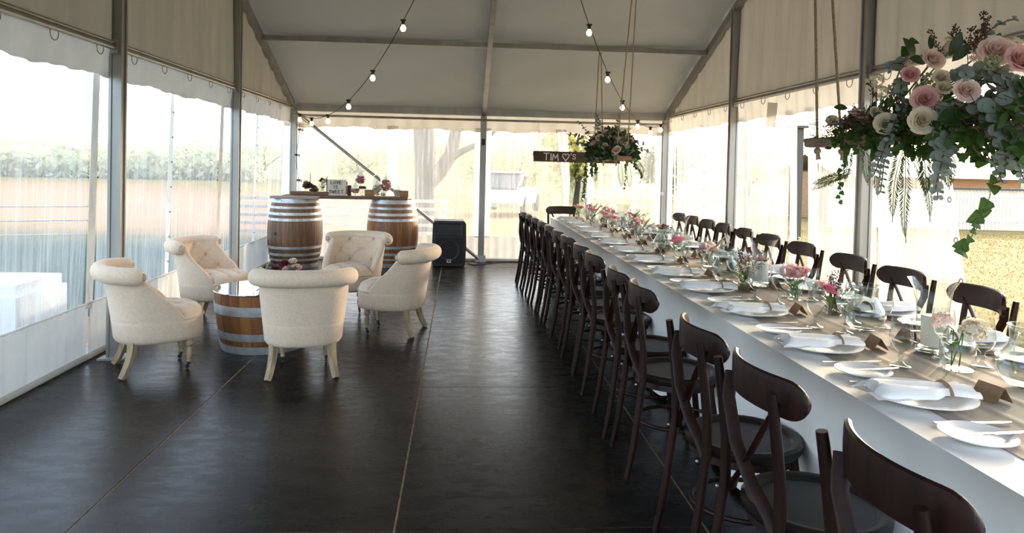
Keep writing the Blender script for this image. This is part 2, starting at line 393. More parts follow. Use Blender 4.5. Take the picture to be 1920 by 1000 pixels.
def window(f, s0, s1, m, z0=.37, z1=2.0, amp=.006, shape=None, label=None):
    wn[0] += 1; mb = MB(); sd_ = wn[0]
    def fn(u, v):
        z = z0 + (z1 - z0) * v; a, b = (s0, s1) if shape is None else (s0 + shape[0] * (1 - v), s1 + shape[1] * (1 - v)); s = a + (b - a) * u
        return f(s, z, amp * (sin(s * 11 + sd_) + .5 * sin(z * 3 + s * 5 + sd_)))
    mb.grid(fn, 30, 14); o = struct(mb.build('window_%d' % wn[0], m, None, ang=0)); return o
wl, wr, wb = root('wall_left'), root('wall_right'), root('wall_back')
for w, f, x in ((wl, fL, XL), (wr, fR, XR)):
    sg = 1 if x == XL else -1; m = 'vinyl_left' if sg > 0 else 'vinyl_right'
    bays = [(Y0, Y1), (Y1, Y2), (Y2, Y3), (Y3, Y4)]
    for i, (a, b) in enumerate(bays):
        # gathered cloth between rail and rafters
        def fn(u, v, a=a, b=b, i=i):
            y = a + (b - a) * u; t = roofz(y) + .03; z = ZE + .0 + (t - ZE) * v
            return (x - sg * (.03 + .012 * sin(y * 21 + 2 * sin(z * 1.5 + i)) + .006 * sin(y * 47 + z)), y, z)
        mb = MB(); mb.grid(fn, 90, 8); mb.build('gable_cloth', 'gable_fabric', w, ang=0)
        panel(lambda s, z, off=0, x=x, sg=sg: (x - sg * (.03 + max(0, 2.2 - z) * .12) + off * sg, s, z), a, b, 1.965, ZE + .06, 'valance', 'valance_fabric', w, amp=.007, freq=5, seed=i, ragged=.016)
        if sg < 0 and i <= 1: continue
        mid = (a + b) / 2
        if not (sg < 0 and i == 2):
            window(f, a + .07, mid - .03, m); window(f, mid + .03, b - .07, m)
            panel(f, mid - .035, mid + .035, .35, 2.03, 'seam_strip', 'strip_fabric', w, amp=.004, seed=i)
            st = MB()
            for z in [.5 + .22 * k for k in range(7)]: st.ball((f(mid, z, .012)), .009, 6, 4)
            stuff(st.build('eyelets', 'steel_tube', w))
            for q in (a, b): panel(f, q - .05, q + .05, .35, 2.03, 'seam_strip', 'strip_fabric', w, amp=.004, seed=i + 3)
            panel(f, a, b, .0, .375, 'skirt', 'skirt_fabric', w, amp=.010, freq=9, seed=i, nv=3)
            MB().tube([f(a, .385, .004), f(b, .385, .004)], .008, 6).build('hem_cord', 'strip_fabric', w)
    MB().tube([(f(Y0 if sg > 0 else 4.2, .02, .03)), f(Y4, .02, .03)], .02, 8).build('bottom_pipe', 'strip_fabric', w)
# right wall, third bay: curtains overlapping with folds and a slit
panel(fR, 5.2, 6.25, 0, .375, 'skirt', 'skirt_fabric', wr, amp=.012); panel(fR, 6.62, Y3, 0, .375, 'skirt', 'skirt_fabric', wr, amp=.012)
window(fR, 6.74, 7.78, 'vinyl_right', shape=(.10, 0)); window(fR, 5.28, 6.22, 'vinyl_right', amp=.008)
panel(fR, 6.60, 6.76, .35, 2.03, 'seam_strip', 'strip_fabric', wr, amp=.006); panel(fR, 6.22, 6.40, .02, 2.03, 'fold_strip', 'strip_fabric', wr, amp=.014, freq=12)
panel(fR, 5.84, 5.93, .35, 2.0, 'fold_strip', 'strip_fabric', wr, amp=.012, freq=12, seed=2)
panel(fR, 7.77, 7.93, .35, 2.03, 'seam_strip', 'strip_fabric', wr, amp=.004); panel(fR, 5.02, 5.28, .02, 2.03, 'fold_strip', 'strip_fabric', wr, amp=.012, freq=10)
# fourth bay: pane whose free edge is pulled back, then open air
window(fR, 4.66, 5.1, 'vinyl_right', z0=.37, z1=2.0, amp=.012, shape=(-.42, 0))
def edge(u, v):
    s = 4.62 - .42 * (1 - v) - .06 * sin(PI * v) + u * .13; return fR(s, .02 + 2.0 * v, .015 * sin(u * 9 + v * 3))
MB().grid(edge, 6, 16).build('folded_edge', 'strip_fabric', wr, ang=0)
for k in range(7):
    v = .1 + k * .13; s, y, z = edge(.45, v); MB().lathe([(.010, 0), (.016, .002), (.022, 0)], 12).xf(Matrix.Translation((s - .012, y, z)) @ Matrix.Rotation(rad(90), 4, 'Y')).build('eyelet', 'galvanised', wr)
panel(fR, 4.2, 5.1, 0, .375, 'skirt', 'skirt_fabric', wr, amp=.012)
MB().box((XR + .02, 6.9, 1.98), (.004, .22, .24), Matrix.Rotation(.12, 3, 'X')).build('loose_flap', 'strip_fabric', wr)

# back wall
for a, b in ((XL - .15, XM), (XM, XR + .15)):
    panel(fB, a, b, 1.915, ZE + .02, 'valance', 'valance_fabric', wb, amp=.006, freq=4, seed=a, ragged=.025)
panel(fB, XL - .2, 1.60, 0, .36, 'skirt', 'skirt_fabric', wb, amp=.010, freq=8); panel(fB, 1.93, XR + .15, 0, .36, 'skirt', 'skirt_fabric', wb, amp=.010, freq=8)
for a, b in ((-2.28, -1.06), (-.92, .22), (.44, 1.53), (1.98, 2.95)): window(fB, a, b, 'vinyl_back', z0=.355, z1=1.95)
for a, b in ((XL - .18, -2.26), (-1.07, -.91), (.21, .45), (2.93, XR + .15), (1.90, 2.0)): panel(fB, a, b, .34, 1.96, 'seam_strip', 'strip_fabric', wb, amp=.004)
def gather(u, v):
    w = .10 + .16 * abs(v - .45); c = 1.58 - .22 * max(0, v - .6) ** 1.0; return fB(c + (u - .5) * w, .05 + 1.92 * v, .02 * sin(u * 16 + v * 2))
MB().grid(gather, 18, 20).build('gathered_edge', 'strip_fabric', wb, ang=0)
# drooping corner of the valance above the arrangement
MB().add([fB(1.95, 2.02, .03), fB(2.55, 2.02, .03), fB(2.28, 1.78, .04), fB(2.18, 1.80, .04)], [(0, 1, 2, 3)]).build('drooping_corner', 'valance_fabric', wb)
MB().tube([(XL - .15, Y4 + .0, .02), (XR + .1, Y4 + .0, .02)], .02, 8).build('bottom_pipe', 'strip_fabric', wb)

# ------------------------------------------------------------------ outside
def gz(x, y):
    d = max(0, y - 12); z = -.022 * min(d, 45) * (1 if x > -6 else max(.0, 1 - (-6 - x) / 10))
    return z - .06
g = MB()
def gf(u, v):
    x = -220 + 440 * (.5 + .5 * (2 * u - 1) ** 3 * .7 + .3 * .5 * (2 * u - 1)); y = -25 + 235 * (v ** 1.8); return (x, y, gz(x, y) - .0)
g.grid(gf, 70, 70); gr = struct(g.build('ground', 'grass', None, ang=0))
# grass material: straw turf, bare orange soil far left, green near the left wall with shade painted into its colour
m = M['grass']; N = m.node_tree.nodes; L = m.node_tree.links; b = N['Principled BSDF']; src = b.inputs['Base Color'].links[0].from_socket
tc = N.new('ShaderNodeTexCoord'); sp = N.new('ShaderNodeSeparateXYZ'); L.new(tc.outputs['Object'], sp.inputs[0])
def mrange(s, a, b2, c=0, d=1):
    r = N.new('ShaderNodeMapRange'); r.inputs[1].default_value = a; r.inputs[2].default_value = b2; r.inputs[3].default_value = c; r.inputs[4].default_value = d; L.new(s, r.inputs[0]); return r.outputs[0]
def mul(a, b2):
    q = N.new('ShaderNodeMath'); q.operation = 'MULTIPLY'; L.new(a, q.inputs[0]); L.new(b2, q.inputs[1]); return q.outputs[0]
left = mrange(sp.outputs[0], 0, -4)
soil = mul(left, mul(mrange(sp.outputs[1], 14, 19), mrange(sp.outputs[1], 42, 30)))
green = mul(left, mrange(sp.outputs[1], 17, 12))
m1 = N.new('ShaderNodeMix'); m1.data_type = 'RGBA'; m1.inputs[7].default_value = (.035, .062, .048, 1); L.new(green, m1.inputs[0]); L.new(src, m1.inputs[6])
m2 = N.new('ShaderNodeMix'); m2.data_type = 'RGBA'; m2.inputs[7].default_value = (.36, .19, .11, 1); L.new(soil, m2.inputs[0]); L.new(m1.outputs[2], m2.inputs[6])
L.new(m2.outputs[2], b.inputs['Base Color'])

def hill(name, pts, y, depth, m='hill', seed=0):
    """long low ridge: pts = (x, height) along it"""
    mb = MB(); n = 90
    def hh(x):
        for (a, za), (b2, zb) in zip(pts, pts[1:]):
            if a <= x <= b2: t = (x - a) / (b2 - a); t = t * t * (3 - 2 * t); return za + (zb - za) * t
        return 0
    x0, x1 = pts[0][0], pts[-1][0]
    def fn(u, v):
        x = x0 + (x1 - x0) * u; h = hh(x) * (1 + .06 * wob(x * .13, seed)); return (x, y + depth * (v - .5) + 2 * wob(x * .05 + v * 3, seed), -1.3 + (h + 1.3) * sin(PI * v) ** .8)
    mb.grid(fn, n, 14); return struct(mb.build(name, m, None, ang=0))
hill('hill', [(-220, 4), (-120, 5), (-60, 4), (-25, 5), (0, 8), (20, 6), (60, 7), (130, 5), (220, 4)], 165, 70)
hill('hill', [(-32, 0), (-18, 1.5), (-8, 3.0), (0, 4.6), (9, 5.0), (20, 2), (30, 0)], 75, 40, seed=3)

def crown(c, r, n, leaf, m, sc=(1, 1, .8), seed=0):
    rg = random.Random(seed); mb = MB(); c = Vector(c)
    blobs = [(Vector((rg.uniform(-.6, .6) * r * sc[0], rg.uniform(-.6, .6) * r * sc[1], rg.uniform(-.6, .6) * r * sc[2])), r * rg.uniform(.3, .55)) for _ in range(12)]
    for i in range(n):
        b0, br = rg.choice(blobs); d = Vector((rg.gauss(0, 1), rg.gauss(0, 1), rg.gauss(0, 1))).normalized()
        p = c + b0 + d * br * rg.uniform(.6, 1.05)
        q = Quaternion((rg.gauss(0, 1), rg.gauss(0, 1), rg.gauss(0, 1), rg.gauss(0, 1))).normalized(); l = leaf * rg.uniform(.6, 1.3)
        mb.add([p + q @ Vector(v) for v in ((-l, 0, 0), (0, -l * .5, l * .1), (l, 0, 0), (0, l * .5, l * .1))], [(0, 1, 2, 3)])
    return mb
def far_tree(x, y, h, r, m, label, trunk='bark_dark', n=1500, seed=0, name='tree', low=.35):
    z = gz(x, y); t = thing(name, label, 'tree', (x, y, z))
    MB().tube([(0, 0, 0), (.1, 0, h * .3), (-.05, .05, h * .6), (.1, 0, h * .8)], [h * .035, h * .028, h * .02, h * .01], 8).tube([(.08, 0, h * .3), (r * .5, 0, h * .6)], [h * .018, h * .008], 6).tube([(.0, 0, h * .35), (-r * .5, .1, h * .62)], [h * .018, h * .008], 6).build('trunk', trunk, t)
    stuff(crown((0, 0, h * (low + (1 - low) / 2)), r, n, h * .03, m, (1, 1, h * (1 - low) / 2 / r), seed).build('crown', m, t, ang=0)); return t
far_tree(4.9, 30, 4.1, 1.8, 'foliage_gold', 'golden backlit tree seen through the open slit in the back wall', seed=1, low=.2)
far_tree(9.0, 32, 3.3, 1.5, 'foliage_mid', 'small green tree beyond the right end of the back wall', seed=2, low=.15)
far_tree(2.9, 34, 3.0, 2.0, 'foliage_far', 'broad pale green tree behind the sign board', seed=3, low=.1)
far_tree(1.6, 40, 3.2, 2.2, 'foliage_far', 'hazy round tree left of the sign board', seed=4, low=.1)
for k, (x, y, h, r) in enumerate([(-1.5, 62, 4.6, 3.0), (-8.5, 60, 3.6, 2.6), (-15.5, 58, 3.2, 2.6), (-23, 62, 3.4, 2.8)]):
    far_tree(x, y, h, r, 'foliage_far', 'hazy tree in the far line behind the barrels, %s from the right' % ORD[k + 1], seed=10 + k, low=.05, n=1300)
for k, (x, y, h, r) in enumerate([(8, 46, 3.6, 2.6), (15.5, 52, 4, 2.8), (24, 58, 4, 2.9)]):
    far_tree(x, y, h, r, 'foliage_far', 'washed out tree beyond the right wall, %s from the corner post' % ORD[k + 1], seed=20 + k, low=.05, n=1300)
# hedge line far left
hd = MB(); rg = random.Random(5)
for i in range(9000):
    x = rg.uniform(-75, -14); y = 52 + rg.uniform(-1.2, 1.2) + (x + 14) * .12; z = gz(x, y) + abs(rg.gauss(0, .5)) * 2.0; z = min(z, 2.1 + .4 * wob(x * .5))
    q = Quaternion((rg.gauss(0, 1), rg.gauss(0, 1), rg.gauss(0, 1), rg.gauss(0, 1))).normalized(); l = rg.uniform(.15, .4); p = Vector((x, y, z))
    hd.add([p + q @ Vector(v) for v in ((-l, 0, 0), (0, -l * .5, 0), (l, 0, 0), (0, l * .5, 0))], [(0, 1, 2, 3)])
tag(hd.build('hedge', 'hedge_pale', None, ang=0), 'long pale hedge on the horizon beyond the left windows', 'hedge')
# big gum tree behind the back wall
t = thing('gum_tree', 'thick forked gum tree standing close behind the back wall', 'tree', P(798, 440, 15.2)); o = t.location
def L_(*a): return [P(*q) - o for q in a]
base = o.z
tr = MB().tube(L_((799, 452, 15.2), (797, 420, 15.2), (797, 360, 15.2), (798, 300, 15.2), (795, 250, 15.2), (790, 150, 15.2), (780, 60, 15.2)), [.27, .235, .22, .23, .22, .19, .13], 14)
tr.tube(L_((805, 350, 15.2), (828, 318, 15.1), (846, 290, 15.0), (855, 250, 15.0), (862, 180, 14.9), (880, 90, 14.9)), [.13, .16, .15, .13, .11, .07], 10)
tr.tube(L_((846, 296, 15.0), (868, 283, 14.8), (897, 270, 14.6), (930, 245, 14.4)), [.09, .07, .055, .04], 8)
tr.tube(L_((795, 200, 15.2), (770, 150, 15.4), (730, 90, 15.5)), [.10, .08, .05], 8)
tr.build('trunk', 'bark', t)
stuff(crown((.2, .3, 5.2), 3.0, 3500, .12, 'foliage_mid', (1, 1, .6), 77).build('crown', 'foliage_mid', t, ang=0))
# parked car
cz = gz(1.1, 22)
car = thing('car', 'white car parked on the grass behind the back wall', 'car', (1.75, 25.5, cz), rad(75))
body = []
def loft(secs, name, m):
    mb = MB(); n = 12
    def fn(u, v):
        i = min(int(v * (len(secs) - 1)), len(secs) - 2); f = v * (len(secs) - 1) - i
        x, w, z0, z1 = [secs[i][k] * (1 - f) + secs[i + 1][k] * f for k in range(4)]; a = 2 * PI * u
        ex = .35; ca, sa = cos(a), sin(a); return (x, w * math.copysign(abs(ca) ** ex, ca), (z0 + z1) / 2 + (z1 - z0) / 2 * math.copysign(abs(sa) ** ex, sa))
    mb.grid(fn, 32, 30, True); nn = len(mb.v); mb.f += [tuple(range(32))[::-1], tuple(range(nn - 32, nn))]; return mb.build(name, m, car, ang=30)
loft([(-2.1, .70, .45, .72), (-1.9, .82, .3, .85), (-1, .86, .25, .95), (.6, .86, .25, .95), (1.6, .84, .25, .9), (2.1, .74, .35, .7)], 'car_body', 'car_white')
loft([(-1.7, .60, .85, .95), (-1.1, .70, .85, 1.42), (.2, .70, .85, 1.46), (.9, .66, .85, 1.0), (1.1, .62, .85, .92)], 'car_cabin', 'car_glass')
MB().box((-.45, 0, 1.46), (1.4, 1.2, .05)).build('car_roof', 'car_white', car)
for x in (-1.3, 1.3):
    for y in (-.8, .8): MB().lathe([(.0, -.1), (.2, -.1), (.32, -.09), (.33, 0), (.32, .09), (.2, .1), (0, .1)], 20).xf(Matrix.Translation((x, y, .33)) @ Matrix.Rotation(PI / 2, 4, 'X')).build('wheel', 'tyre', car)
# rail fence behind barrels
fe = thing('rail_fence', 'low weathered rail fence outside between the two barrels', 'fence', (-2.4, 14.2, gz(-2.4, 14.2)))
for k in range(5): MB().box((.1, 0, .14 + .16 * k), (4.2, .03, .06)).build('rail', 'fence_grey', fe)
for k in range(4): MB().box((-1.9 + 1.33 * k, .04, .42), (.08, .08, .86)).build('fence_post', 'fence_grey', fe)
# wire fence outside the left wall
fe = thing('wire_fence', 'thin wire fence with grey posts outside the left windows', 'fence', (-5.3, 10.7, -.06))
for k in range(3): MB().tube([(0, 0, .35 + .2 * k), (-9, -3.2, .35 + .2 * k)], .012, 6).build('wire', 'fence_grey', fe)
for k in range(4): MB().tube([(-3 * k, -1.07 * k, 0), (-3 * k, -1.07 * k, .82)], .03, 8).build('fence_post', 'fence_grey', fe)
# white lounge blocks outside left
for k, (x, y, lab) in enumerate([(-3.75, 6.1, 'white outdoor lounge seat right outside the left window, nearer the wire fence post'), (-4.3, 5.2, 'white outdoor lounge seat outside the left window, cut by the frame edge')]):
    t = thing('garden_lounge', lab, 'outdoor seat', (x, y, -.06), rad(20 * k))
    mb = MB(); mb.box((0, 0, .2), (.72, .72, .34)); mb.build('seat_block', 'outdoor_white', t)
    MB().box((-.28, 0, .46), (.16, .72, .3)).build('backrest', 'outdoor_white', t)
    MB().box((.05, 0, .41), (.56, .66, .10)).build('cushion', 'outdoor_white', t)
# white paling fence and shed at right
fe = thing('paling_fence', 'white paling fence at the far side of the right lawn', 'fence', (11.5, 21.5, gz(15, 21)))
rl = MB()
for k in range(150): rl.box((k * .11, -.02 * k * .5, .62), (.092, .02, 1.24))
stuff(rl.build('palings', 'fence_white', fe)); MB().bar((0, .05, .3), (16.5, -1.6, .3), .04, .08).build('rail', 'fence_white', fe); MB().bar((0, .05, 1.05), (16.5, -1.6, 1.05), .04, .08).build('rail', 'fence_white', fe)
MB().bar((0, -.03, 1.27), (16.5, -1.68, 1.27), .05, .06).build('cap_rail', 'post_dark', fe)
sh = thing('shed', 'low tan shed behind the paling fence at right', 'shed', (17.2, 27, gz(17, 27)))
MB().box((0, 0, .9), (7, 4, 1.8)).build('wall', 'plank_tan', sh); MB().add([(-3.8, -2.4, 1.7), (3.8, -2.4, 1.7), (3.8, 0, 2.5), (-3.8, 0, 2.5), (-3.8, 2.4, 1.7), (3.8, 2.4, 1.7)], [(0, 1, 2, 3), (3, 2, 5, 4)]).build('roof', 'galvanised', sh)
# grass tufts near the opening on the right
rg = random.Random(3); gm = MB()
for i in range(30000):
    x = rg.uniform(3.4, 16); y = rg.uniform(3, 19.5); z = gz(x, y); a = rg.uniform(0, PI); h = rg.uniform(.012, .034) * (1 + .5 * wob(x, 1)); w = .003 + .0004 * y; dx, dy = cos(a) * w, sin(a) * w
    gm.add([(x - dx, y - dy, z), (x + dx, y + dy, z), (x + rg.uniform(-.02, .02), y + rg.uniform(-.02, .02), z + h)], [(0, 1, 2)])
mat('grass_blade', (.34, .26, .09), .9, spec=.1, var=.3, scale=2, transl=.3)
go = stuff(gm.build('grass_blades', 'grass_blade', None, ang=0)); tag(go, 'short dry straw coloured grass on the lawn right of the tent', 'grass')
pm = thing('outdoor_post', 'dark slim post outside, seen through the slit in the right wall', 'post', (4.05, 8.35, -.06))
MB().box((0, 0, 1.35), (.10, .10, 1.3)).build('upper_panel', 'post_dark', pm); MB().tube([(0, 0, 0), (0, 0, .8)], .03, 8).build('pole', 'post_dark', pm)
MB().tube([(.045 * cos(k * .9), .045 * sin(k * .9), .1 + k * .012) for k in range(55)], .008, 5).build('coil', 'black_metal', pm); MB().box((0, 0, 2.02), (.2, .2, .03)).build('cap', 'post_dark', pm)
#PART2
# ------------------------------------------------------------------ tufted tub chairs (local: faces +X)
def sgn_pow(c, e): return math.copysign(abs(c) ** e, c)
def tub_point(phi, z, inset=0):
    """phi 0 = back, +-pi = front"""
    t = max(0, (z - .22) / .46)
    a = .285 + .075 * t ** 1.2 - inset; b2 = .285 + .055 * t - inset
    ca, sa = cos(phi), sin(phi); e = .82
    x = -a * sgn_pow(ca, e) if ca > 0 else -(.32 - inset) * sgn_pow(ca, e)
    return x, b2 * sgn_pow(sa, e)
def phim(z): t = min(1, max(0, (z - .37) / .30)); return rad(114) - rad(46) * t ** .9
BTN = []
def dent(u, v, du=.125, dv=.10):
    """diamond tufting depth at surface coordinates in metres"""
    d = 0; p, q = u / du + v / dv, u / du - v / dv
    for w in (p, q):
        k = abs((w / 2) - round(w / 2)) * 2 * du * .7; d += .010 * math.exp(-(k / .010) ** 2)
    i, j = round(p / 2), round(q / 2); cu, cv = (i + j) * du, (i - j) * dv
    r = math.hypot(u - cu, v - cv); d += .022 * math.exp(-(r / .022) ** 2); return d
def make_tub():
    t = thing('tub_chair', 'x', 'armchair', (0, 0, 0), 0, 'tufted linen tub chairs around the barrel table')
    th = .075
    NC, NR = 56, 12; mb = MB()
    def outer(s, v): z = .36 + .32 * v; ph = s * phim(z); x, y = tub_point(ph, z); return (x, y, z)
    def inner(s, v):
        z = .37 + .31 * v; ph = s * (phim(z) - .05); x, y = tub_point(ph, z, th * (1 - .25 * v))
        f = min(1, (1 - abs(s)) * 9) * min(1, v * 8 + .2); n = Vector((-cos(ph), sin(ph), 0)); k = dent(ph * .30, z - .46 + .10) * f
        return (x + n.x * k, y + n.y * k, z)
    ob = MB(); ob.grid(lambda u, v: outer(2 * u - 1, v), NC, NR)
    # rounded front edges of the wings
    for s in (-1, 1):
        def edge(u, v, s=s):
            o, i = Vector(outer(s, v)), Vector(inner(s, v)); c = (o + i) / 2; d = (o - i) / 2; n = Vector((-d.y, d.x, 0)) * (1 if s < 0 else -1)
            if n.x < 0: n = -n
            return c + d * cos(PI * u) + n * sin(PI * u) * .7
        ob.grid(edge, 6, NR)
    ob.build('outer_back', 'linen', t, ang=0)
    ib = MB(); ib.grid(lambda u, v: inner(2 * u - 1, v), 84, 26); ib.build('tufted_back', 'linen', t, ang=0)
    # seat rail drum
    dm = MB()
    prof = [(.045, .205), (.012, .215), (0, .235), (0, .30), (0, .362), (.006, .372), (.10, .375)]
    def dr(u, v):
        k = v * (len(prof) - 1); i = min(int(k), len(prof) - 2); f = k - i; ins = prof[i][0] * (1 - f) + prof[i + 1][0] * f; z = prof[i][1] * (1 - f) + prof[i + 1][1] * f
        x, y = tub_point(2 * PI * u, min(z, .37), ins); return (x, y, z)
    dm.grid(dr, 60, 12, True); dm.add([dr(i / 60, 0) for i in range(60)], [tuple(range(60))]); dm.build('seat_rail', 'linen', t, ang=0)
    # welt
    MB().tube([(*tub_point(ph, .36, -.002), .366) for ph in [rad(112) + rad(136) * k / 20 for k in range(21)]], .006, 6).build('piping', 'linen', t, ang=0)
    cu = MB(); NRr = 22
    def cush(u, v):
        ph = 2 * PI * u; r = v; ex = max(0, 1 - r ** 5) ** .5
        x, y = tub_point(ph, .37, .004 + (.045 if abs(((ph + PI) % (2 * PI)) - PI) < 2 else 0)); x, y = x * r + .0, y * r
        z = .372 + .078 * ex; 
        if r < .93: z -= dent(x - .04, y, .10, .085) * min(1, (1 - r) * 4)
        return (x, y, z)
    cu.grid(cush, 72, NRr, True); cu.build('seat_cushion', 'linen', t, ang=0)
    # rolled top
    pts = []; rr = []
    for k in range(33):
        s = -1 + 2 * k / 32; ph = s * rad(73); x, y = tub_point(ph, .68, -.018); pts.append((x, y, .683 - .012 * abs(s) ** 3)); 
        rr.append(.058 * (1 - max(0, abs(s) - .97) * 12))
    MB().tube(pts, rr, 14).build('rolled_top', 'linen', t, ang=50)
    for s in (0, -1):
        c = Vector(pts[s]); MB().ball(c, .028, 10, 6).build('roll_button', 'linen_button', t)
    # buttons
    for row, z in enumerate((.46, .56, .66)):
        for k in range(-2, 3):
            ph = (k + (.5 if row % 2 else 0)) * .125 / .30 * 1.0
            if abs(ph) > 1.1: continue
            if z > .65: continue
            x, y = tub_point(ph, z, th * .9); n = Vector((-cos(ph), sin(ph), 0)); c = Vector((x, y, z)) + n * .018
            MB().ball((0, 0, 0), .011, 8, 5).build('button', 'linen_button', t, loc=c)
    for x, y in ((.04, 0), (.04, .17), (.04, -.17), (.14, .085), (.14, -.085), (-.06, .085), (-.06, -.085)):
        MB().ball((0, 0, 0), .011, 8, 5, (1, 1, .6)).build('button', 'linen_button', t, loc=(x, y, .424))
    # rear sabre legs
    for s in (-1, 1):
        p = [(-.18 - .075 * (k / 6) ** 2, s * (.205 + .035 * (k / 6) ** 2), .235 * (1 - k / 6)) for k in range(7)]
        MB().tube(p, [.037 - .002 * k for k in range(7)], 4).build('rear_leg', 'pale_oak', t, ang=30)
    for s in (-1, 1):
        lg = MB().lathe([(.0, .235), (.026, .235), (.026, .215), (.018, .205), (.030, .185), (.031, .170), (.017, .150), (.021, .135), (.025, .115), (.020, .080), (.015, .062), (.019, .054), (.013, .045), (0, .045)], 14, (.20, s * .165, 0)).build('front_leg', 'pale_oak', t)
        MB().lathe([(0, .048), (.012, .048), (.012, .03), (0, .03)], 10, (.20, s * .165, 0)).tube([(.20, s * .165, .034), (.192, s * .165, .018)], .006, 6).build('caster_fork', 'black_metal', lg)
        MB().lathe([(0, -.007), (.014, -.007), (.0155, 0), (.014, .007), (0, .007)], 14).xf(Matrix.Translation((.190, s * .165, .0155)) @ Matrix.Rotation(PI / 2, 4, 'X')).build('caster_wheel', 'black_metal', lg)
    return t
tub = make_tub(); tub.scale = (.90, .89, .98); tch = tree(tub)
TUBS = [(-2.03, 4.98, 30, 'beige tufted tub chair nearest the left wall, turned side on to the barrel table'),
        (-2.13, 6.42, -10, 'beige tufted tub chair behind the barrel table, against the left windows'),
        (-1.035, 4.92, 100, 'beige tub chair in front of the barrel table, its plain back to us'),
        (-1.02, 6.98, -103, 'beige tub chair facing us in front of the right wine barrel'),
        (-.54, 6.08, 168, 'beige tub chair right of the barrel table, by the open floor')]
for i, (x, y, a, lab) in enumerate(TUBS):
    if i == 0: tub.location = (x, y, 0); tub.rotation_euler = (0, 0, rad(a)); tub['label'] = lab
    else: dup(tub, tch, (x, y, 0), rad(a), lab)

# ------------------------------------------------------------------ barrels
def make_barrel(label, loc, Hh, rz, half=False, rmax=.365, rend=.29, group=None, woodm='stave_oak', hoops=(), rot=0):
    t = thing('barrel_table' if half else 'wine_barrel', label, 'table' if half else 'barrel', loc, rot, group)
    def R(z):
        if half: q = 1 - z / Hh; return rmax - (rmax - rend) * q ** 1.6
        q = (z - Hh / 2) / (Hh / 2); return rmax - (rmax - rend) * abs(q) ** 2
    n = 26; seg = 7; th = .024; da = 2 * PI / n
    def stave(proud):
        mb = MB(); vs = []
        for i in range(seg + 1):
            z = Hh * i / seg; r0 = R(z) + proud; h = da / 2 - .0022
            for rr, aa in ((r0, -h), (r0 + .0015, 0), (r0, h), (r0 - th, h), (r0 - th, -h)): vs.append((rr * cos(aa), rr * sin(aa), z))
        fs = [(i * 5 + k, i * 5 + (k + 1) % 5, (i + 1) * 5 + (k + 1) % 5, (i + 1) * 5 + k) for i in range(seg) for k in range(5)]
        fs += [tuple(range(5))[::-1], tuple(seg * 5 + k for k in range(5))]
        return mb.add(vs, fs).mesh('stave', woodm, 30)
    A = [stave(0), stave(.0015), stave(-.001)]
    for k in range(n): link('stave', A[k % 3] if k % 5 else A[0], t, (0, 0, 0), (0, 0, da * k))
    for z0, z1 in hoops:
        prof = [(R(z0) + .002, z0), (R(z0) + .0055, z0), (R((z0 + z1) / 2) + .0065, (z0 + z1) / 2), (R(z1) + .0055, z1), (R(z1) + .002, z1)]
        mb = MB().lathe(prof, 48)
        hp = mb.build('hoop', 'galvanised', t)
        rv = MB(); zc = (z0 + z1) / 2
        for q in (-.07, -.03, .05): a = -PI / 2 - .35 - rz + q; rv.ball(((R(zc) + .007) * cos(a), (R(zc) + .007) * sin(a), zc), .006, 6, 4)
        rv.build('rivets', 'steel_tube', hp)
    if not half:
        MB().lathe([(0, Hh - .03), (R(Hh) - th, Hh - .03)], 32).add([], []).build('barrel_head', 'barrel_head', t)
        if rz >= 0: a = -PI / 2 - .55; MB().lathe([(0, 0), (.022, 0), (.024, -.01), (0, -.01)], 14).xf(Matrix.Translation(((rmax + .004) * cos(a), (rmax + .004) * sin(a), Hh * .5)) @ Matrix.Rotation(a, 4, 'Z') @ Matrix.Rotation(PI / 2, 4, 'Y')).build('bung', 'black_metal', t)
    else:
        MB().lathe([(0, Hh), (rmax + .004, Hh), (rmax + .007, Hh + .004), (rmax + .004, Hh + .009), (0, Hh + .009)], 64).build('glass_top', 'mirror_glass', t)
    return t
HB = .915; HO = [(0, .055), (.095, .125), (.165, .20), (.255, .29), (HB - .29, HB - .255), (HB - .215, HB - .18), (HB - .13, HB - .10), (HB - .055, HB)]
make_barrel('brown oak wine barrel at left, under the plank bar end, with a dark bung', (-2.20, 9.80, 0), HB, 0, hoops=HO, group='oak wine barrels carrying the plank', rmax=.36)
make_barrel('brown oak wine barrel at right, under the plank bar, behind two tub chairs', (-.915, 9.98, 0), HB, -1, hoops=HO, group='oak wine barrels carrying the plank', woodm='stave_new', rmax=.352)
make_barrel('half barrel coffee table with a dark glass top and grey hoops', (-1.47, 5.58, 0), .435, 1, True, .365, .305, None, 'stave_new', [(0, .058), (.10, .155), (.285, .355)])

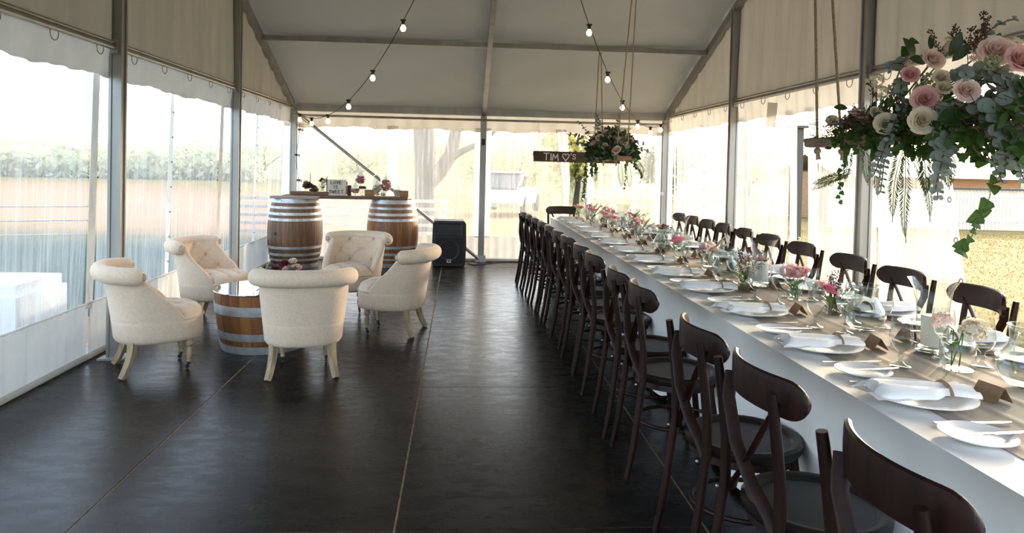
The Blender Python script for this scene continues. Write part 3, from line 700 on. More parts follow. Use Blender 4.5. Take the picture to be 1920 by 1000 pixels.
# plank bar on the barrels and what stands on it
zb = HB + .001
t = thing('plank_bar', 'long brown plank laid across the two wine barrels', 'shelf', (-1.55, 9.84, zb))
MB().box((0.02, 0, .021), (1.66, .27, .042), Matrix.Rotation(rad(1), 3, 'Z')).build('plank', 'plank_brown', t)
pa = MB().box((0, 0, .018), (.62, .20, .032)).build('short_plank', 'plank_pale', None, loc=(-2.16, 9.62, zb)); tag(pa, 'short pale plank on the left barrel in front of the long plank', 'plank')
pb = MB().box((0, 0, .024), (.50, .17, .044)).build('short_plank', 'plank_brown', None, loc=(-2.02, 9.86, zb + .044)); tag(pb, 'short dark plank stacked on the left end of the plank bar', 'plank')
ZT = zb + .043; ZT2 = zb + .044 + .047
dw = thing('driftwood_ornament', 'dark twisted driftwood ornament with a spike on the left plank', 'ornament', (-2.03, 9.84, ZT2))
for k in range(5):
    a = k * .9; MB().tube([(.11 * cos(a + q * .5) * (1 - .1 * k), .05 * sin(a + q * .5), .022 + .024 * k + .012 * sin(q + k)) for q in range(-3, 4)], [.012, .016, .019, .020, .018, .015, .010], 7).build('branch', 'driftwood', dw)
MB().tube([(.01, 0, .10), (.012, 0, .25)], [.006, .003], 6).build('spike', 'driftwood', dw)

# flowers: shared templates
def rose_mesh(r, layers=5, seed=0, name='rose', m='petal_pink', open_=1.0, squash=.75):
    rg = random.Random(seed); mb = MB()
    for k in range(layers):
        f = k / max(1, layers - 1); n = (3, 4, 5, 6, 7)[min(k, 4)]; rb = r * (.10 + .12 * f); rt = r * (.20 + .80 * f ** .9); h = r * (1.12 - .50 * f * open_)
        for j in range(n):
            a = 2 * PI * (j + rg.uniform(-.15, .15)) / n + k * 1.1; wid = 2 * PI / n * 1.5; tw = rg.uniform(-.12, .12)
            def fn(u, v, a=a, tw=tw):
                w = 2 * u - 1; ang = a + w * wid / 2; rr = rb + (rt - rb) * v ** .55; rr *= 1 + .10 * w * (1 if k % 2 else -1) - .10 * w * w
                z = h * v ** 1.1 * (1 - .28 * w * w) * (1 + tw)
                if v > .7: e = (v - .7) / .3; rr += r * .13 * f * e * e; z -= r * .16 * f * e * e
                return (rr * cos(ang), rr * sin(ang), z)
            mb.grid(fn, 5, 5)
    return mb.mesh(name, m, 0)
ROSE = {c: rose_mesh(1, 5, i, 'rose', 'petal_' + c) for i, c in enumerate(('pink', 'blush', 'white', 'hot', 'wine'))}
def frilly_mesh(seed, m):
    rg = random.Random(seed); mb = MB()
    for i in range(46):
        d = Vector((rg.gauss(0, 1), rg.gauss(0, 1), abs(rg.gauss(0, 1)) * .8 + .05)).normalized(); p = d * rg.uniform(.75, 1); q = d.to_track_quat('Z', 'Y') @ Quaternion((0, 0, 1), rg.uniform(0, 6)); l = .26
        for k in range(4):
            a = k * PI / 2; mb.add([p, p + q @ Vector((cos(a - .5) * l, sin(a - .5) * l, .08)), p + q @ Vector((cos(a) * l * 1.35, sin(a) * l * 1.35, .0)), p + q @ Vector((cos(a + .5) * l, sin(a + .5) * l, .08))], [(0, 1, 2, 3)])
    return mb.mesh('blossom', m, 0)
BLOS = {'white': frilly_mesh(1, 'petal_white'), 'blush': frilly_mesh(2, 'petal_blush')}
def celosia(seed):
    rg = random.Random(seed); mb = MB()
    for i in range(70):
        d = Vector((rg.gauss(0, 1), rg.gauss(0, 1), rg.gauss(0, 1))).normalized(); mb.ball(d * rg.uniform(.5, .95), .14, 5, 3)
    return mb.mesh('seed_head', 'petal_lime', 0)
CELO = celosia(3)
def leaf_mesh(l, w, m, shape='oval', name='leaf', cup=.15):
    n = 6; mb = MB()
    def fn(u, v):
        x = l * v; ww = w * (sin(PI * min(1, v * .96 + .02)) ** (.55 if shape == 'round' else .9)); 
        if shape == 'heart': ww = w * (1 - v) ** .75 * (1.0 if v > .05 else .6) * 1.15
        y = (u - .5) * 2 * ww; return (x, y, cup * abs(y) + .12 * l * sin(PI * v) * .5)
    mb.grid(fn, 4, n); return mb.mesh(name, m, 0)
LEUC = leaf_mesh(1, .48, 'leaf_grey', 'round'); LIVY = leaf_mesh(1, .5, 'leaf_green', 'heart'); LDRK = leaf_mesh(1, .24, 'leaf_dark')
def qrot(d, up=Vector((0, 0, 1)), roll=0):
    x = d.normalized(); y = up.cross(x)
    if y.length < 1e-3: y = Vector((0, 1, 0)).cross(x)
    y.normalize(); z = x.cross(y); return (Matrix((x, y, z)).transposed().to_quaternion() @ Quaternion((1, 0, 0), roll)).to_euler()
def curve(p0, d, L, n, grav, rg=None, wig=.0):
    pts = [Vector(p0)]; d = Vector(d).normalized()
    for k in range(n):
        d = (d + Vector((0, 0, -grav / n))); 
        if rg: d += Vector((rg.uniform(-wig, wig), rg.uniform(-wig, wig), rg.uniform(-wig, wig)))
        d.normalize(); pts.append(pts[-1] + d * L / n)
    return pts
def euc_branch(par, p0, d, L, leaf, n, grav, seed, joined=False):
    rg = random.Random(seed); pts = curve(p0, d, L, n, grav, rg, .08)
    b = MB().tube(pts, .0022, 5).build('eucalyptus_branch', 'twig', par)
    jm = MB()
    for k in range(1, n + 1):
        t_ = (pts[k] - pts[k - 1]).normalized()
        side_ = t_.cross(Vector((0, 0, 1)) if abs(t_.z) < .9 else Vector((0, 1, 0))).normalized(); side_ = Quaternion(t_, (k % 2) * .9 + rg.uniform(-.3, .3)) @ side_
        l = leaf * (1 - .45 * k / n) * rg.uniform(.85, 1.1)
        for s in (-1, 1):
            dd = (side_ * s + t_ * .45 + Vector((0, -.15, 0))); rot = qrot(dd, Vector((rg.uniform(-.4, .4), -1, .55)).normalized(), rg.uniform(-.3, .3))
            if joined: jm.xf(Matrix.Identity(4)); add_leaf(jm, LEUC, pts[k], rot, l)
            else: link('leaf', LEUC, b, pts[k], rot, l)
    if joined: stuff(jm.build('leaves', 'leaf_grey', b, ang=0))
    return b
def add_leaf(mb, me, loc, rot, sc):
    Mx = Matrix.Translation(loc) @ rot.to_matrix().to_4x4() @ Matrix.Scale(sc, 4)
    mb.add([Mx @ v.co for v in me.vertices], [tuple(p.vertices) for p in me.polygons])
def ivy(par, p0, d, L, leaf, n, grav, seed, joined=False):
    rg = random.Random(seed); pts = curve(p0, d, L, n * 2, grav, rg, .14)
    b = MB().tube(pts, .0016, 5).build('ivy_trail', 'stem', par); jm = MB()
    for k in range(1, len(pts), 2 if n < 20 else 1):
        dd = Vector((rg.uniform(-1, 1), rg.uniform(-.7, .3), rg.uniform(-.8, .1))); l = leaf * rg.uniform(.6, 1.15)
        rot = qrot(dd, Vector((rg.uniform(-.5, .5), -1, rg.uniform(0, .6))).normalized())
        if joined: add_leaf(jm, LIVY, pts[k], rot, l)
        else: link('leaf', LIVY, b, pts[k], rot, l)
    if joined: stuff(jm.build('leaves', 'leaf_green', b, ang=0))
    return b
def fern(par, p0, d, L, w, n, grav, seed, m='leaf_fern'):
    rg = random.Random(seed); pts = curve(p0, d, L, n, grav, rg, .05); mb = MB().tube(pts, .0014, 5)
    for k in range(1, n):
        t_ = (pts[k] - pts[k - 1]).normalized(); sd_ = t_.cross(Vector((.15, -1, .1))).normalized(); f = sin(PI * min(1, .12 + k / n * .95)) ** .6
        for s in (-1, 1):
            tip = pts[k] + (sd_ * s + t_ * .75 + Vector((0, rg.uniform(-.25, .25), -.15))).normalized() * w * f; a = t_ * max(.0026, w * .075)
            mid = (pts[k] + tip) / 2 + t_ * .004; mb.add([pts[k] - a * .5, mid - a, tip, mid + a], [(0, 1, 2, 3)])
    return mb.build('fern_frond', m, par, ang=0)
def sprig(par, p0, d, L, seed, nb=26, m='twig', name='heather_sprig'):
    rg = random.Random(seed); pts = curve(p0, d, L, 8, .1, rg, .12); mb = MB().tube(pts, .0014, 5)
    for k in range(nb):
        i = rg.randint(2, 7); p = pts[i] + (pts[i + 1] - pts[i]) * rg.random(); dd = Vector((rg.gauss(0, 1), rg.gauss(0, 1), rg.uniform(.0, 1))).normalized(); q = p + dd * rg.uniform(.006, .016); mb.ball(q, .0035, 5, 3)
    return mb.build(name, m, par, ang=0)

def flower_vase(loc, label, blooms, group=None, jar=(.038, .085), sprigs=0, lily=False, seed=0, rz=0, lean=1.0):
    """blooms = list of (colour, dx, dy, height above jar foot, radius)"""
    t = thing('flower_vase', label, 'vase', loc, rz, group); R_, Hj = jar
    MB().lathe([(0, .002), (R_ * .9, .002), (R_, .010), (R_, Hj * .72), (R_ * .8, Hj * .85), (R_ * .85, Hj)], 20).build('glass_jar', 'jar_glass', t)
    st = MB(); rg = random.Random(seed)
    for c, dx, dy, h, r in blooms:
        st.tube([(rg.uniform(-.4, .4) * R_, rg.uniform(-.4, .4) * R_, .008), (dx * .3, dy * .3, Hj), (dx, dy, h)], .0022, 5)
    for k in range(10):
        a = k * 1.7; p = Vector((cos(a) * R_ * .6, sin(a) * R_ * .6, Hj * rg.uniform(.4, 1.1))); add_leaf(st, LDRK, p, qrot(Vector((cos(a), sin(a), rg.uniform(.1, .9)))), rg.uniform(.03, .055))
    st.build('stems', 'stem', t, ang=0)
    for c, dx, dy, h, r in blooms:
        me = BLOS[c[1:]] if c[0] == '*' else ROSE[c]
        link('bloom', me, t, (dx, dy, h), (rg.uniform(-.5, .5) + dy * 3, rg.uniform(-.3, .3) + dx * 6, rg.uniform(0, 6)), r)
    for k in range(sprigs): sprig(t, (0, 0, Hj * .7), (rg.uniform(-.6, .6), rg.uniform(-.6, .6), 1), Hj + rg.uniform(.05, .13), seed * 9 + k)
    if lily:
        for k in range(2):
            d = (.35 + .5 * k, -.3 + .4 * k, .9); pts = curve((0, 0, Hj * .6), d, .20, 6, .4); lb = MB().tube(pts, [.003, .003, .004, .007, .009, .007, .002], 6); lb.build('lily_bud', 'petal_lime', t, ang=0)
        MB().lathe([(.004, 0), (.012, .02), (.022, .05), (.040, .065)], 6).xf(Matrix.Translation((-.02, 0, Hj)) @ Matrix.Rotation(.5, 4, 'Y')).build('lily_flower', 'petal_white', t, ang=0)
    return t

flower_vase((-1.86, 9.86, ZT2), 'glass vase of wine red and green flowers beside the sweets sign board', [('wine', -.03, 0, .13, .03), ('wine', .035, .01, .14, .028), ('wine', 0, -.02, .155, .03), ('white', .01, -.03, .11, .02), ('wine', .055, 0, .12, .022)], lily=True, seed=4)

# hand lettering as raised strokes
G = {'L': [[(0, 1), (0, 0), (.6, 0)]], 'O': [[(.35 + .35 * cos(a * PI / 6), .5 + .5 * sin(a * PI / 6)) for a in range(13)]], 'V': [[(0, 1), (.32, 0), (.64, 1)]],
     'E': [[(.6, 1), (0, 1), (0, 0), (.6, 0)], [(0, .52), (.5, .52)]], 'I': [[(.1, 1), (.1, 0)]], 'S': [[(.6, .86), (.45, .99), (.18, .98), (.03, .8), (.12, .6), (.48, .44), (.6, .22), (.44, .02), (.15, .01), (0, .15)]],
     'W': [[(0, 1), (.2, 0), (.42, .8), (.64, 0), (.85, 1)]], 'T': [[(0, 1), (.8, 1)], [(.4, 1), (.4, 0)]], 'M': [[(0, 0), (.12, 1), (.45, .3), (.78, 1), (.9, 0)]],
     "'": [[(.05, 1.05), (0, .75)]], '#': [[(.45, 0), (.05, .5), (.02, .8), (.18, .95), (.36, .9), (.45, .68), (.54, .9), (.72, .95), (.88, .8), (.85, .5), (.45, 0)]]}
def letter(ch, x, z, s, w, par, m, y):
    mb = MB()
    for st in G[ch]:
        pts = [Vector((x + a * s, y, z + b2 * s)) for a, b2 in st]
        for a, b2 in zip(pts, pts[1:]):
            d = (b2 - a).normalized(); mb.bar(a - d * w * .4, b2 + d * w * .4, w, .004)
            mb_last = mb
    return mb
def text(s, x, z, size, w, par, m, y, gap=.28, sizes=None):
    for ch in s:
        if ch == ' ': x += size * .6; continue
        mb = MB(); sc = size * (.62 if ch == 's' else 1); zz = z + (size * .28 if ch == 's' else 0); c2 = ch.upper()
        for st in G[c2]:
            pts = [Vector((x + a * sc, y, zz + b2 * sc)) for a, b2 in st]
            for a, b2 in zip(pts, pts[1:]):
                d = (b2 - a).normalized(); n = Vector((-d.z, 0, d.x)) * w / 2; a2, b3 = a - d * w * .35, b2 + d * w * .35; o = Vector((0, -.003, 0))
                mb.add([a2 - n, b3 - n, b3 + n, a2 + n, a2 - n + o, b3 - n + o, b3 + n + o, a2 + n + o], [(0, 1, 2, 3), (7, 6, 5, 4), (0, 4, 5, 1), (1, 5, 6, 2), (2, 6, 7, 3), (3, 7, 4, 0)])
        mb.build('letter', m, par, ang=30); x += (max(a for st in G[c2] for a, _ in st) + gap) * sc
sg = thing('sweets_sign', 'white sign board reading LOVE IS SWEET, propped on the plank bar', 'sign', (-1.66, 9.80, ZT))
MB().box((0, 0, .108), (.245, .022, .215)).build('board', 'board_white', sg); MB().box((-.128, .004, .108), (.012, .03, .22)).build('board_edge', 'letter_black', sg)
text('LOVE', -.075, .155, .040, .006, sg, 'letter_black', -.013, .3); text('IS', -.035, .095, .040, .006, sg, 'letter_black', -.013, .5); text('SWEET', -.095, .030, .042, .006, sg, 'letter_black', -.013, .25)
# candy jars
def balls(n, R_, r, seed, z0, h, shape='cyl'):
    rg = random.Random(seed); mb = MB()
    for k in range(n):
        a = rg.uniform(0, 2 * PI); z = z0 + h * rg.random(); q = R_ * math.sqrt(rg.random()) if shape == 'cyl' else math.sqrt(max(0, R_ * R_ - (z - z0 - h / 2) ** 2)) * math.sqrt(rg.random()); mb.ball((q * cos(a), q * sin(a), z), r, 5, 4, (1, 1, .8))
    return mb
def globe_jar(x, y, label, R_, foot, candy, z=None, lidk=True, fill=.8):
    t = thing('candy_jar', label, 'jar', (x, y, ZT if z is None else z), 0, 'glass sweet jars on the plank bar')
    prof = [(0, .002), (R_ * .6, .002), (R_ * .62, .006), (.010, .014), (.010, foot)]
    c = foot + R_ * .95; prof += [(R_ * sin(a), c - R_ * cos(a)) for a in [PI * k / 12 for k in range(1, 11)]] + [(R_ * .52, c + R_ * .88)]
    MB().lathe(prof, 22).build('glass_bowl', 'thin_glass', t)
    l = c + R_ * .90; ld = MB().lathe([(R_ * .58, l), (R_ * .55, l + .012), (R_ * .3, l + .028), (.006, l + .036), (.006, l + .045), (.014, l + .056), (.006, l + .068), (0, l + .07)], 18).build('glass_lid', 'thin_glass', t)
    stuff(balls(int(210 * fill), R_ * .88, .012, hash(label) % 97 if False else len(label), foot + R_ * .14, R_ * 1.6 * fill, 'sph').build('sweets', candy, t, ang=0)); return t
def tall_jar(x, y, label, R_, Hj, candy, z=None, fill=.6):
    t = thing('candy_jar', label, 'jar', (x, y, ZT if z is None else z), 0, 'glass sweet jars on the plank bar')
    MB().lathe([(0, .002), (R_, .002), (R_, Hj * .85), (R_ * .8, Hj * .95), (R_ * .8, Hj)], 22).build('glass_body', 'thin_glass', t)
    MB().lathe([(R_ * .85, Hj), (R_ * .8, Hj + .012), (.008, Hj + .022), (.012, Hj + .036), (0, Hj + .045)], 18).build('glass_lid', 'thin_glass', t)
    stuff(balls(int(190 * fill), R_ * .86, .011, len(label), .012, Hj * fill).build('sweets', candy, t, ang=0)); return t
tall_jar(-1.565, 9.93, 'slim lidded glass jar of pink sweets behind the sweets sign', .045, .20, 'candy_pink', fill=.9)
globe_jar(-1.36, 9.93, 'highest footed glass globe filled with rose coloured sweets', .075, .16, 'candy_rose')
globe_jar(-1.41, 9.80, 'low round glass jar of pink sweets right of the sweets sign', .06, .035, 'candy_pink', fill=.55)
t = thing('cake_dish', 'small footed glass dish holding a dark cake under the high globe', 'dish', (-1.32, 9.84, ZT))
MB().lathe([(0, .002), (.045, .002), (.012, .012), (.008, .08), (.065, .095), (.07, .11)], 20).build('glass_stand', 'thin_glass', t)
MB().lathe([(0, .098), (.048, .098), (.052, .115), (.048, .132), (0, .134)], 20).build('dark_cake', 'candy_dark', t)
tall_jar(-1.135, 9.93, 'tall lidded glass jar of cream sweets left of the pink globe', .062, .27, 'candy_white', fill=.5)
globe_jar(-1.12, 9.80, 'round footed glass jar of mixed cream sweets in front of the tall jar', .065, .05, 'candy_white')
globe_jar(-1.005, 9.86, 'large glass globe jar full of pink sweets', .088, .07, 'candy_pink', fill=1)
tall_jar(-.845, 9.83, 'short squat glass jar of pale sweets by the wooden box', .055, .11, 'candy_white', fill=.7)
tall_jar(-1.03, 9.75, 'tiny clear glass jar at the front of the plank bar', .032, .05, 'candy_white', fill=.6)
for x, y, w, h, lab in ((-.76, 9.84, .12, .08, 'small tan wooden box at the right end of the plank bar'), (-1.22, 9.82, .13, .085, 'small brown wooden crate between the glass jars')):
    t = thing('wooden_box', lab, 'box', (x, y, ZT), rad(4))
    for q in (-1, 1): MB().box((0, q * .045, h / 2), (w, .008, h)).build('side_board', 'box_wood', t); MB().box((q * (w / 2 - .004), 0, h / 2), (.008, .082, h)).build('end_board', 'box_wood', t)
    MB().box((0, 0, .004), (w - .02, .08, .008)).build('base_board', 'box_wood', t)
bk = thing('photo_frame', 'small dark upright frame just right of the sweets sign', 'frame', (-1.495, 9.84, ZT)); MB().box((0, 0, .07), (.05, .02, .14)).build('frame_border', 'sign_wood', bk); MB().box((0, -.012, .07), (.035, .004, .12)).build('backing', 'letter_black', bk)

# on the barrel coffee table
ZG = .435 + .0095
flower_vase((-1.30, 5.62, ZG), 'small glass vase of pink, white and wine blooms on the barrel coffee table', [('wine', -.075, .02, .15, .04), ('wine', -.035, .0, .17, .035), ('wine', -.10, 0, .13, .028), ('pink', -.02, -.03, .125, .032), ('white', .02, .02, .185, .032), ('blush', .055, 0, .145, .030), ('pink', .075, .01, .13, .026), ('white', .03, -.02, .15, .02)], jar=(.036, .09), seed=6)
flower_vase((-1.53, 5.70, ZG), 'low vase of pale pink blooms, left on the barrel coffee table', [('blush', -.03, 0, .085, .03), ('pink', .02, 0, .09, .028), ('blush', .045, .01, .08, .02)], jar=(.03, .06), seed=8, lily=True)
t = thing('votive_glass', 'small clear votive glass beside the coffee table flowers', 'glass', (-1.41, 5.52, ZG)); MB().lathe([(0, .004), (.030, .004), (.033, .07), (.030, .07), (.028, .012), (0, .012)], 20).build('glass_cup', 'thin_glass', t); MB().lathe([(0, .012), (.026, .012), (.026, .03), (0, .032)], 16).build('tea_light', 'candle', t)

# speaker
sp = thing('loudspeaker', 'black portable loudspeaker on the floor by the middle back post', 'speaker', (-.135, 10.02, 0), rad(2))
def so_(u, v):
    pr = [(-.20, .0), (.20, .0), (.225, .03), (.235, .30), (.225, .60), (.20, .635), (-.20, .635), (-.225, .60), (-.235, .30), (-.225, .03)]
    return pr
cab = MB(); ol = [(-.20, .012), (.20, .012), (.225, .03), (.235, .30), (.228, .60), (.20, .635), (-.20, .635), (-.228, .60), (-.235, .30), (-.225, .03)]
Rx = Matrix.Rotation(PI / 2, 3, 'X'); cab.prism(ol, .34, Rx, (0, .17, 0)); cab.build('cabinet', 'black_plastic', sp, ang=30)
MB().prism([(-.175, .05), (.175, .05), (.185, .20), (.175, .40), (-.175, .40), (-.185, .20)], .018, Rx, (0, -.168, 0)).build('woofer_grille', 'speaker_grille', sp, ang=30)
MB().add([(-.18, -.171, .43), (.18, -.171, .43), (.18, -.171, .60), (-.18, -.171, .60), (-.05, -.12, .49), (.05, -.12, .49), (.05, -.12, .55), (-.05, -.12, .55)], [(0, 1, 5, 4), (1, 2, 6, 5), (2, 3, 7, 6), (3, 0, 4, 7), (4, 5, 6, 7)]).xf(Matrix.Translation((0, -.012, 0))).build('horn', 'black_plastic', sp, ang=20)
MB().prism([(-.185, .425), (.185, .425), (.185, .605), (-.185, .605)], .004, Rx, (0, -.169, 0)).build('horn_frame', 'black_metal', sp)
MB().lathe([(.115, 0), (.14, .006), (.150, .0)], 36).xf(Matrix.Translation((0, -.186, .225)) @ Matrix.Rotation(PI / 2, 4, 'X')).build('woofer_ring', 'black_plastic', sp)
bd = MB().box((0, -.189, .085), (.055, .004, .045)).build('badge', 'white_print', sp); MB().box((0, -.192, .098), (.04, .002, .010)).box((0, -.192, .078), (.022, .002, .016)).build('badge_mark', 'letter_black', bd)
for q in (-.16, .16): MB().box((q, 0, .006), (.04, .25, .012)).build('rubber_foot', 'black_metal', sp)
cb = MB().tube([(.12, 10.15, .01), (.22, 10.05, .006), (.38, 10.12, .006), (.5, 10.3, .006), (.62, 10.36, .01), (.8, 10.40, .006), (1.0, 10.38, .006)], .006, 6).tube([(.38, 10.32, .006), (.45, 10.22, .02), (.52, 10.30, .006), (.42, 10.36, .01)], .006, 6).build('power_cable', 'cable', None); tag(cb, 'black power cable lying along the foot of the back wall', 'cable')

# ------------------------------------------------------------------ cross back chairs (local: back at -X, faces +X)
def make_cross():
    t = thing('crossback_chair', 'x', 'chair', (0, 0, 0), 0, 'dark crossback chairs at the long table')
    MB().lathe([(0, .449), (.165, .449), (.170, .455), (.180, .462), (.196, .463), (.207, .455), (.207, .435), (.200, .425), (0, .425)], 32).build('seat', 'dark_seat', t)
    MB().lathe([(.185, .427), (.190, .395), (.178, .395), (.174, .427)], 32).build('seat_apron', 'dark_wood', t)
    for s in (-1, 1):
        pts = [(-.262, s * .190, 0), (-.234, s * .186, .15), (-.212, s * .182, .32), (-.196, s * .180, .45), (-.198, s * .180, .58), (-.212, s * .181, .70), (-.226, s * .182, .80), (-.232, s * .182, .835)]
        MB().tube(pts, [.0125, .0145, .016, .0165, .016, .0155, .0145, .0135], 10).build('rear_post', 'dark_wood', t)
        MB().ball((-.226, s * .172, .43), .006, 6, 4).build('screw_cap', 'steel_tube', t)
        MB().tube([(.125, s * .130, .43), (.145, s * .150, .28), (.172, s * .172, .10), (.190, s * .184, 0)], [.018, .016, .0145, .0125], 10).build('front_leg', 'dark_wood', t)
    cr_ = MB()
    def cf(u, v, side=0):
        y = -.222 + .444 * u; e = abs(y); hh = .054 * math.sqrt(max(0, 1 - (max(0, e - .168) / .0545) ** 2)) + .0005; x = -.222 + .075 * (e / .222) ** 2.0
        return x, y, .812 + .004 * (1 - (e / .2) ** 2) + hh * (2 * v - 1)
    ring = []; nU = 30; nA = 12; vs = []; fs = []
    for i in range(nU + 1):
        q0 = .5 - .5 * cos(PI * i / nU); x, y, _ = cf(q0, .5); hh = cf(q0, 1)[2] - cf(q0, .5)[2]; zc = cf(q0, .5)[2]; slope = .15 * y / .222 ** 2; n = Vector((1, -slope, 0)).normalized()
        for k in range(nA):
            a = 2 * PI * k / nA; q = sgn_pow(cos(a), .4) * .010; w = sgn_pow(sin(a), .6) * hh; vs.append((x + n.x * q, y + n.y * q, zc + w))
    for i in range(nU):
        for k in range(nA): l = (k + 1) % nA; fs.append((i * nA + k, i * nA + l, (i + 1) * nA + l, (i + 1) * nA + k))
    cr_.add(vs, fs + [tuple(range(nA)), tuple(nU * nA + k for k in range(nA))[::-1]]).build('crest_rail', 'dark_wood', t, ang=50)
    for s in (-1, 1):
        pts = [(-.196 - .004 * s, s * .150, .80), (-.216 - .005 * s, s * .115, .73), (-.222 - .006 * s, s * .04, .625), (-.212 - .004 * s, -s * .045, .535), (-.196, -s * .115, .475), (-.188, -s * .145, .435)]
        MB().tube(pts, .019, 8, sq=(1, .30)).build('cross_strap', 'dark_wood', t, ang=30)
    MB().tube([(.012 + .190 * cos(a), .172 * sin(a), .215) for a in [2 * PI * k / 30 for k in range(30)]], .0095, 8, closed=True).build('stretcher_hoop', 'dark_wood', t)
    return t
cc = make_cross(); cch = tree(cc)
LY = [1.36, 2.00, 2.52, 3.36, 3.84, 4.56, 5.04, 5.66, 6.12, 6.63, 7.10, 7.58, 8.04, 8.50]
LX = [1.055, 1.055, 1.05, 1.055, 1.05, 1.05, 1.05, 1.045, 1.04, 1.03, 1.02, 1.0, .98, .96]
rg = random.Random(4)
for i, (x, y) in enumerate(zip(LX, LY)):
    lab = 'dark crossback chair on the table\'s open floor side, %s from the camera' % ORD[i + 1]
    r = rad(rg.uniform(-3, 3) + (4 if i == 1 else 0))
    if i == 0: cc.location = (x, y, 0); cc.rotation_euler = (0, 0, r); cc['label'] = lab
    else: dup(cc, cch, (x, y, 0), r, lab)
RY = [3.36, 3.96, 4.60, 5.36, 6.00, 6.60, 7.20, 7.70, 8.24, 8.74]
RX = [2.40, 2.41, 2.45, 2.50, 2.52, 2.54, 2.56, 2.57, 2.58, 2.58]
for i, (x, y) in enumerate(zip(RX, RY)):
    dup(cc, cch, (x, y, 0), PI + rad(rg.uniform(-4, 4) - 3), 'dark crossback chair on the table\'s window side, %s from the camera' % ORD[i + 1])
dup(cc, cch, (1.42, 9.62, 0), -PI / 2 + rad(2), 'dark crossback chair at the far head of the long table')

# ------------------------------------------------------------------ the long table
TX0, TX1, TY0, TY1, TZ = 1.185, 2.20, .55, 9.30, .75
tb = thing('banquet_table', 'long banquet table hidden under white cloth, running the length of the right side', 'table', ((TX0 + TX1) / 2, 5, 0))
MB().box((0, (TY0 + TY1) / 2 - 5, .728), (TX1 - TX0 - .04, TY1 - TY0 - .04, .03)).build('tabletop', 'plank_tan', tb)
for y in (1.0, 2.6, 4.2, 5.8, 7.4, 8.9):
    for s in (-1, 1): MB().box((s * .25, y - 5, .356), (.05, .05, .712)).build('leg', 'plank_tan', tb)
cl = MB()
def per(u):
    """rounded rectangle perimeter"""
    w, d = TX1 - TX0, TY1 - TY0; Lp = 2 * (w + d); s = u * Lp
    if s < d: return (TX0, TY0 + s, -1, 0)
    s -= d
    if s < w: return (TX0 + s, TY1, 0, 1)
    s -= w
    if s < d: return (TX1, TY1 - s, 1, 0)
    s -= d; return (TX1 - s, TY0, 0, -1)
def clf(u, v):
    x, y, nx, ny = per(u % 1); s = y if nx else x
    z = TZ + .004 - (TZ - .03) * v; inn = .0 if v < .02 else -.07 * min(1, v * 2.6)
    w = (.016 * sin(s * 7 + 2 * sin(s * 1.7)) + .010 * sin(s * 19 + 1)) * min(1, v * 2.5) + .004
    k = inn + w * (1 if v > .01 else 0); return (x + nx * k, y + ny * k, z)
cl.grid(clf, 620, 12, True); cl.add([(TX0, TY0, TZ + .004), (TX1, TY0, TZ + .004), (TX1, TY1, TZ + .004), (TX0, TY1, TZ + .004)], [(0, 1, 2, 3)])
tag(cl.build('tablecloth', 'cloth_white', None, ang=50), 'white tablecloth hanging to the floor over the long table', 'tablecloth')
rn = MB(); zr = TZ + .0065
def rf(u, v):
    x = 1.335 + .70 * u; y = .6 + 8.6 * v; fold = .004 * max(0, sin(x * 46 + .6 * sin(y * 1.3) + y * .35)) ** 3 * (.5 + .5 * sin(y * .9)) ; return (x + .006 * wob(y, 2), y, zr + fold)
rn.grid(rf, 110, 150); n0 = len(rn.v)
tag(rn.build('table_runner', 'runner', None, ang=0), 'taupe cloth runner down the middle of the long white table', 'table runner')
ZC = zr + .0045    # top of the cloths
ZW = TZ + .005

# place settings (templates face the diner at -X)
def plate(label):
    o = MB().lathe([(0, .006), (.088, .006), (.098, .008), (.143, .019), (.149, .020), (.149, .017), (.100, .004), (.090, 0), (0, 0)], 40).build('dinner_plate', 'china', None); return tag(o, label, 'plate', 'white dinner plates on the long table')
def bread(label):
    o = MB().lathe([(0, .004), (.055, .004), (.062, .006), (.084, .013), (.088, .014), (.088, .011), (.062, .002), (.055, 0), (0, 0)], 32).build('bread_plate', 'china', None); return tag(o, label, 'plate', 'white bread plates on the long table')
def napkin(label, seed=0):
    t = thing('napkin', label, 'napkin', (0, 0, 0), 0, 'white napkins on the dinner plates'); mb = MB()
    def wfun(s): # s 0..1 from diner side to tail
        if s < .72: return .072 * (1 - .35 * abs(s - .3) * 1.2) * (1 - max(0, s - .52) * 2.6)
        return .034 + (s - .72) * .10
    def fn(u, v):
        s = u; a = PI * v; w = wfun(s) * (1 + .05 * sin(s * 14 + seed)); h = .024 * (1 - .5 * s) * (1 if s > .06 else s / .06) + .008
        y = -cos(a) * w; rid = .0035 * sin(v * 20 + s * 5 + seed) + .002 * sin(v * 37 + seed); x = -.155 + .30 * s + .014 * (2 * v - 1) * (1 - s) * (1 if seed % 2 else -1) - (.012 * sin(v * 7 + seed) if s < .1 else 0)
        return (x, y, .004 + h * sin(a) ** .7 + rid * sin(a))
    mb.grid(fn, 26, 20); mb.grid(lambda u, v: (fn(u, 0)[0] * (1 - v) + fn(u, 1)[0] * v, fn(u, 0)[1] * (1 - v) + fn(u, 1)[1] * v, .0035), 26, 2); mb.build('folded_cloth', 'napkin', t, ang=0)
    # hanging corner
    MB().grid(lambda u, v: (-.175 + .10 * u, -.075 + .055 * v - .012 * u, .006 + .006 * v + .002 * sin(u * 9)), 6, 4).build('loose_corner', 'napkin', t, ang=0)
    MB().tube([(.072, -cos(a) * .036, .005 + .024 * sin(a)) for a in [PI * k / 12 for k in range(13)]], .010, 8, sq=(1, .35)).build('napkin_band', 'band', t, ang=0); return t
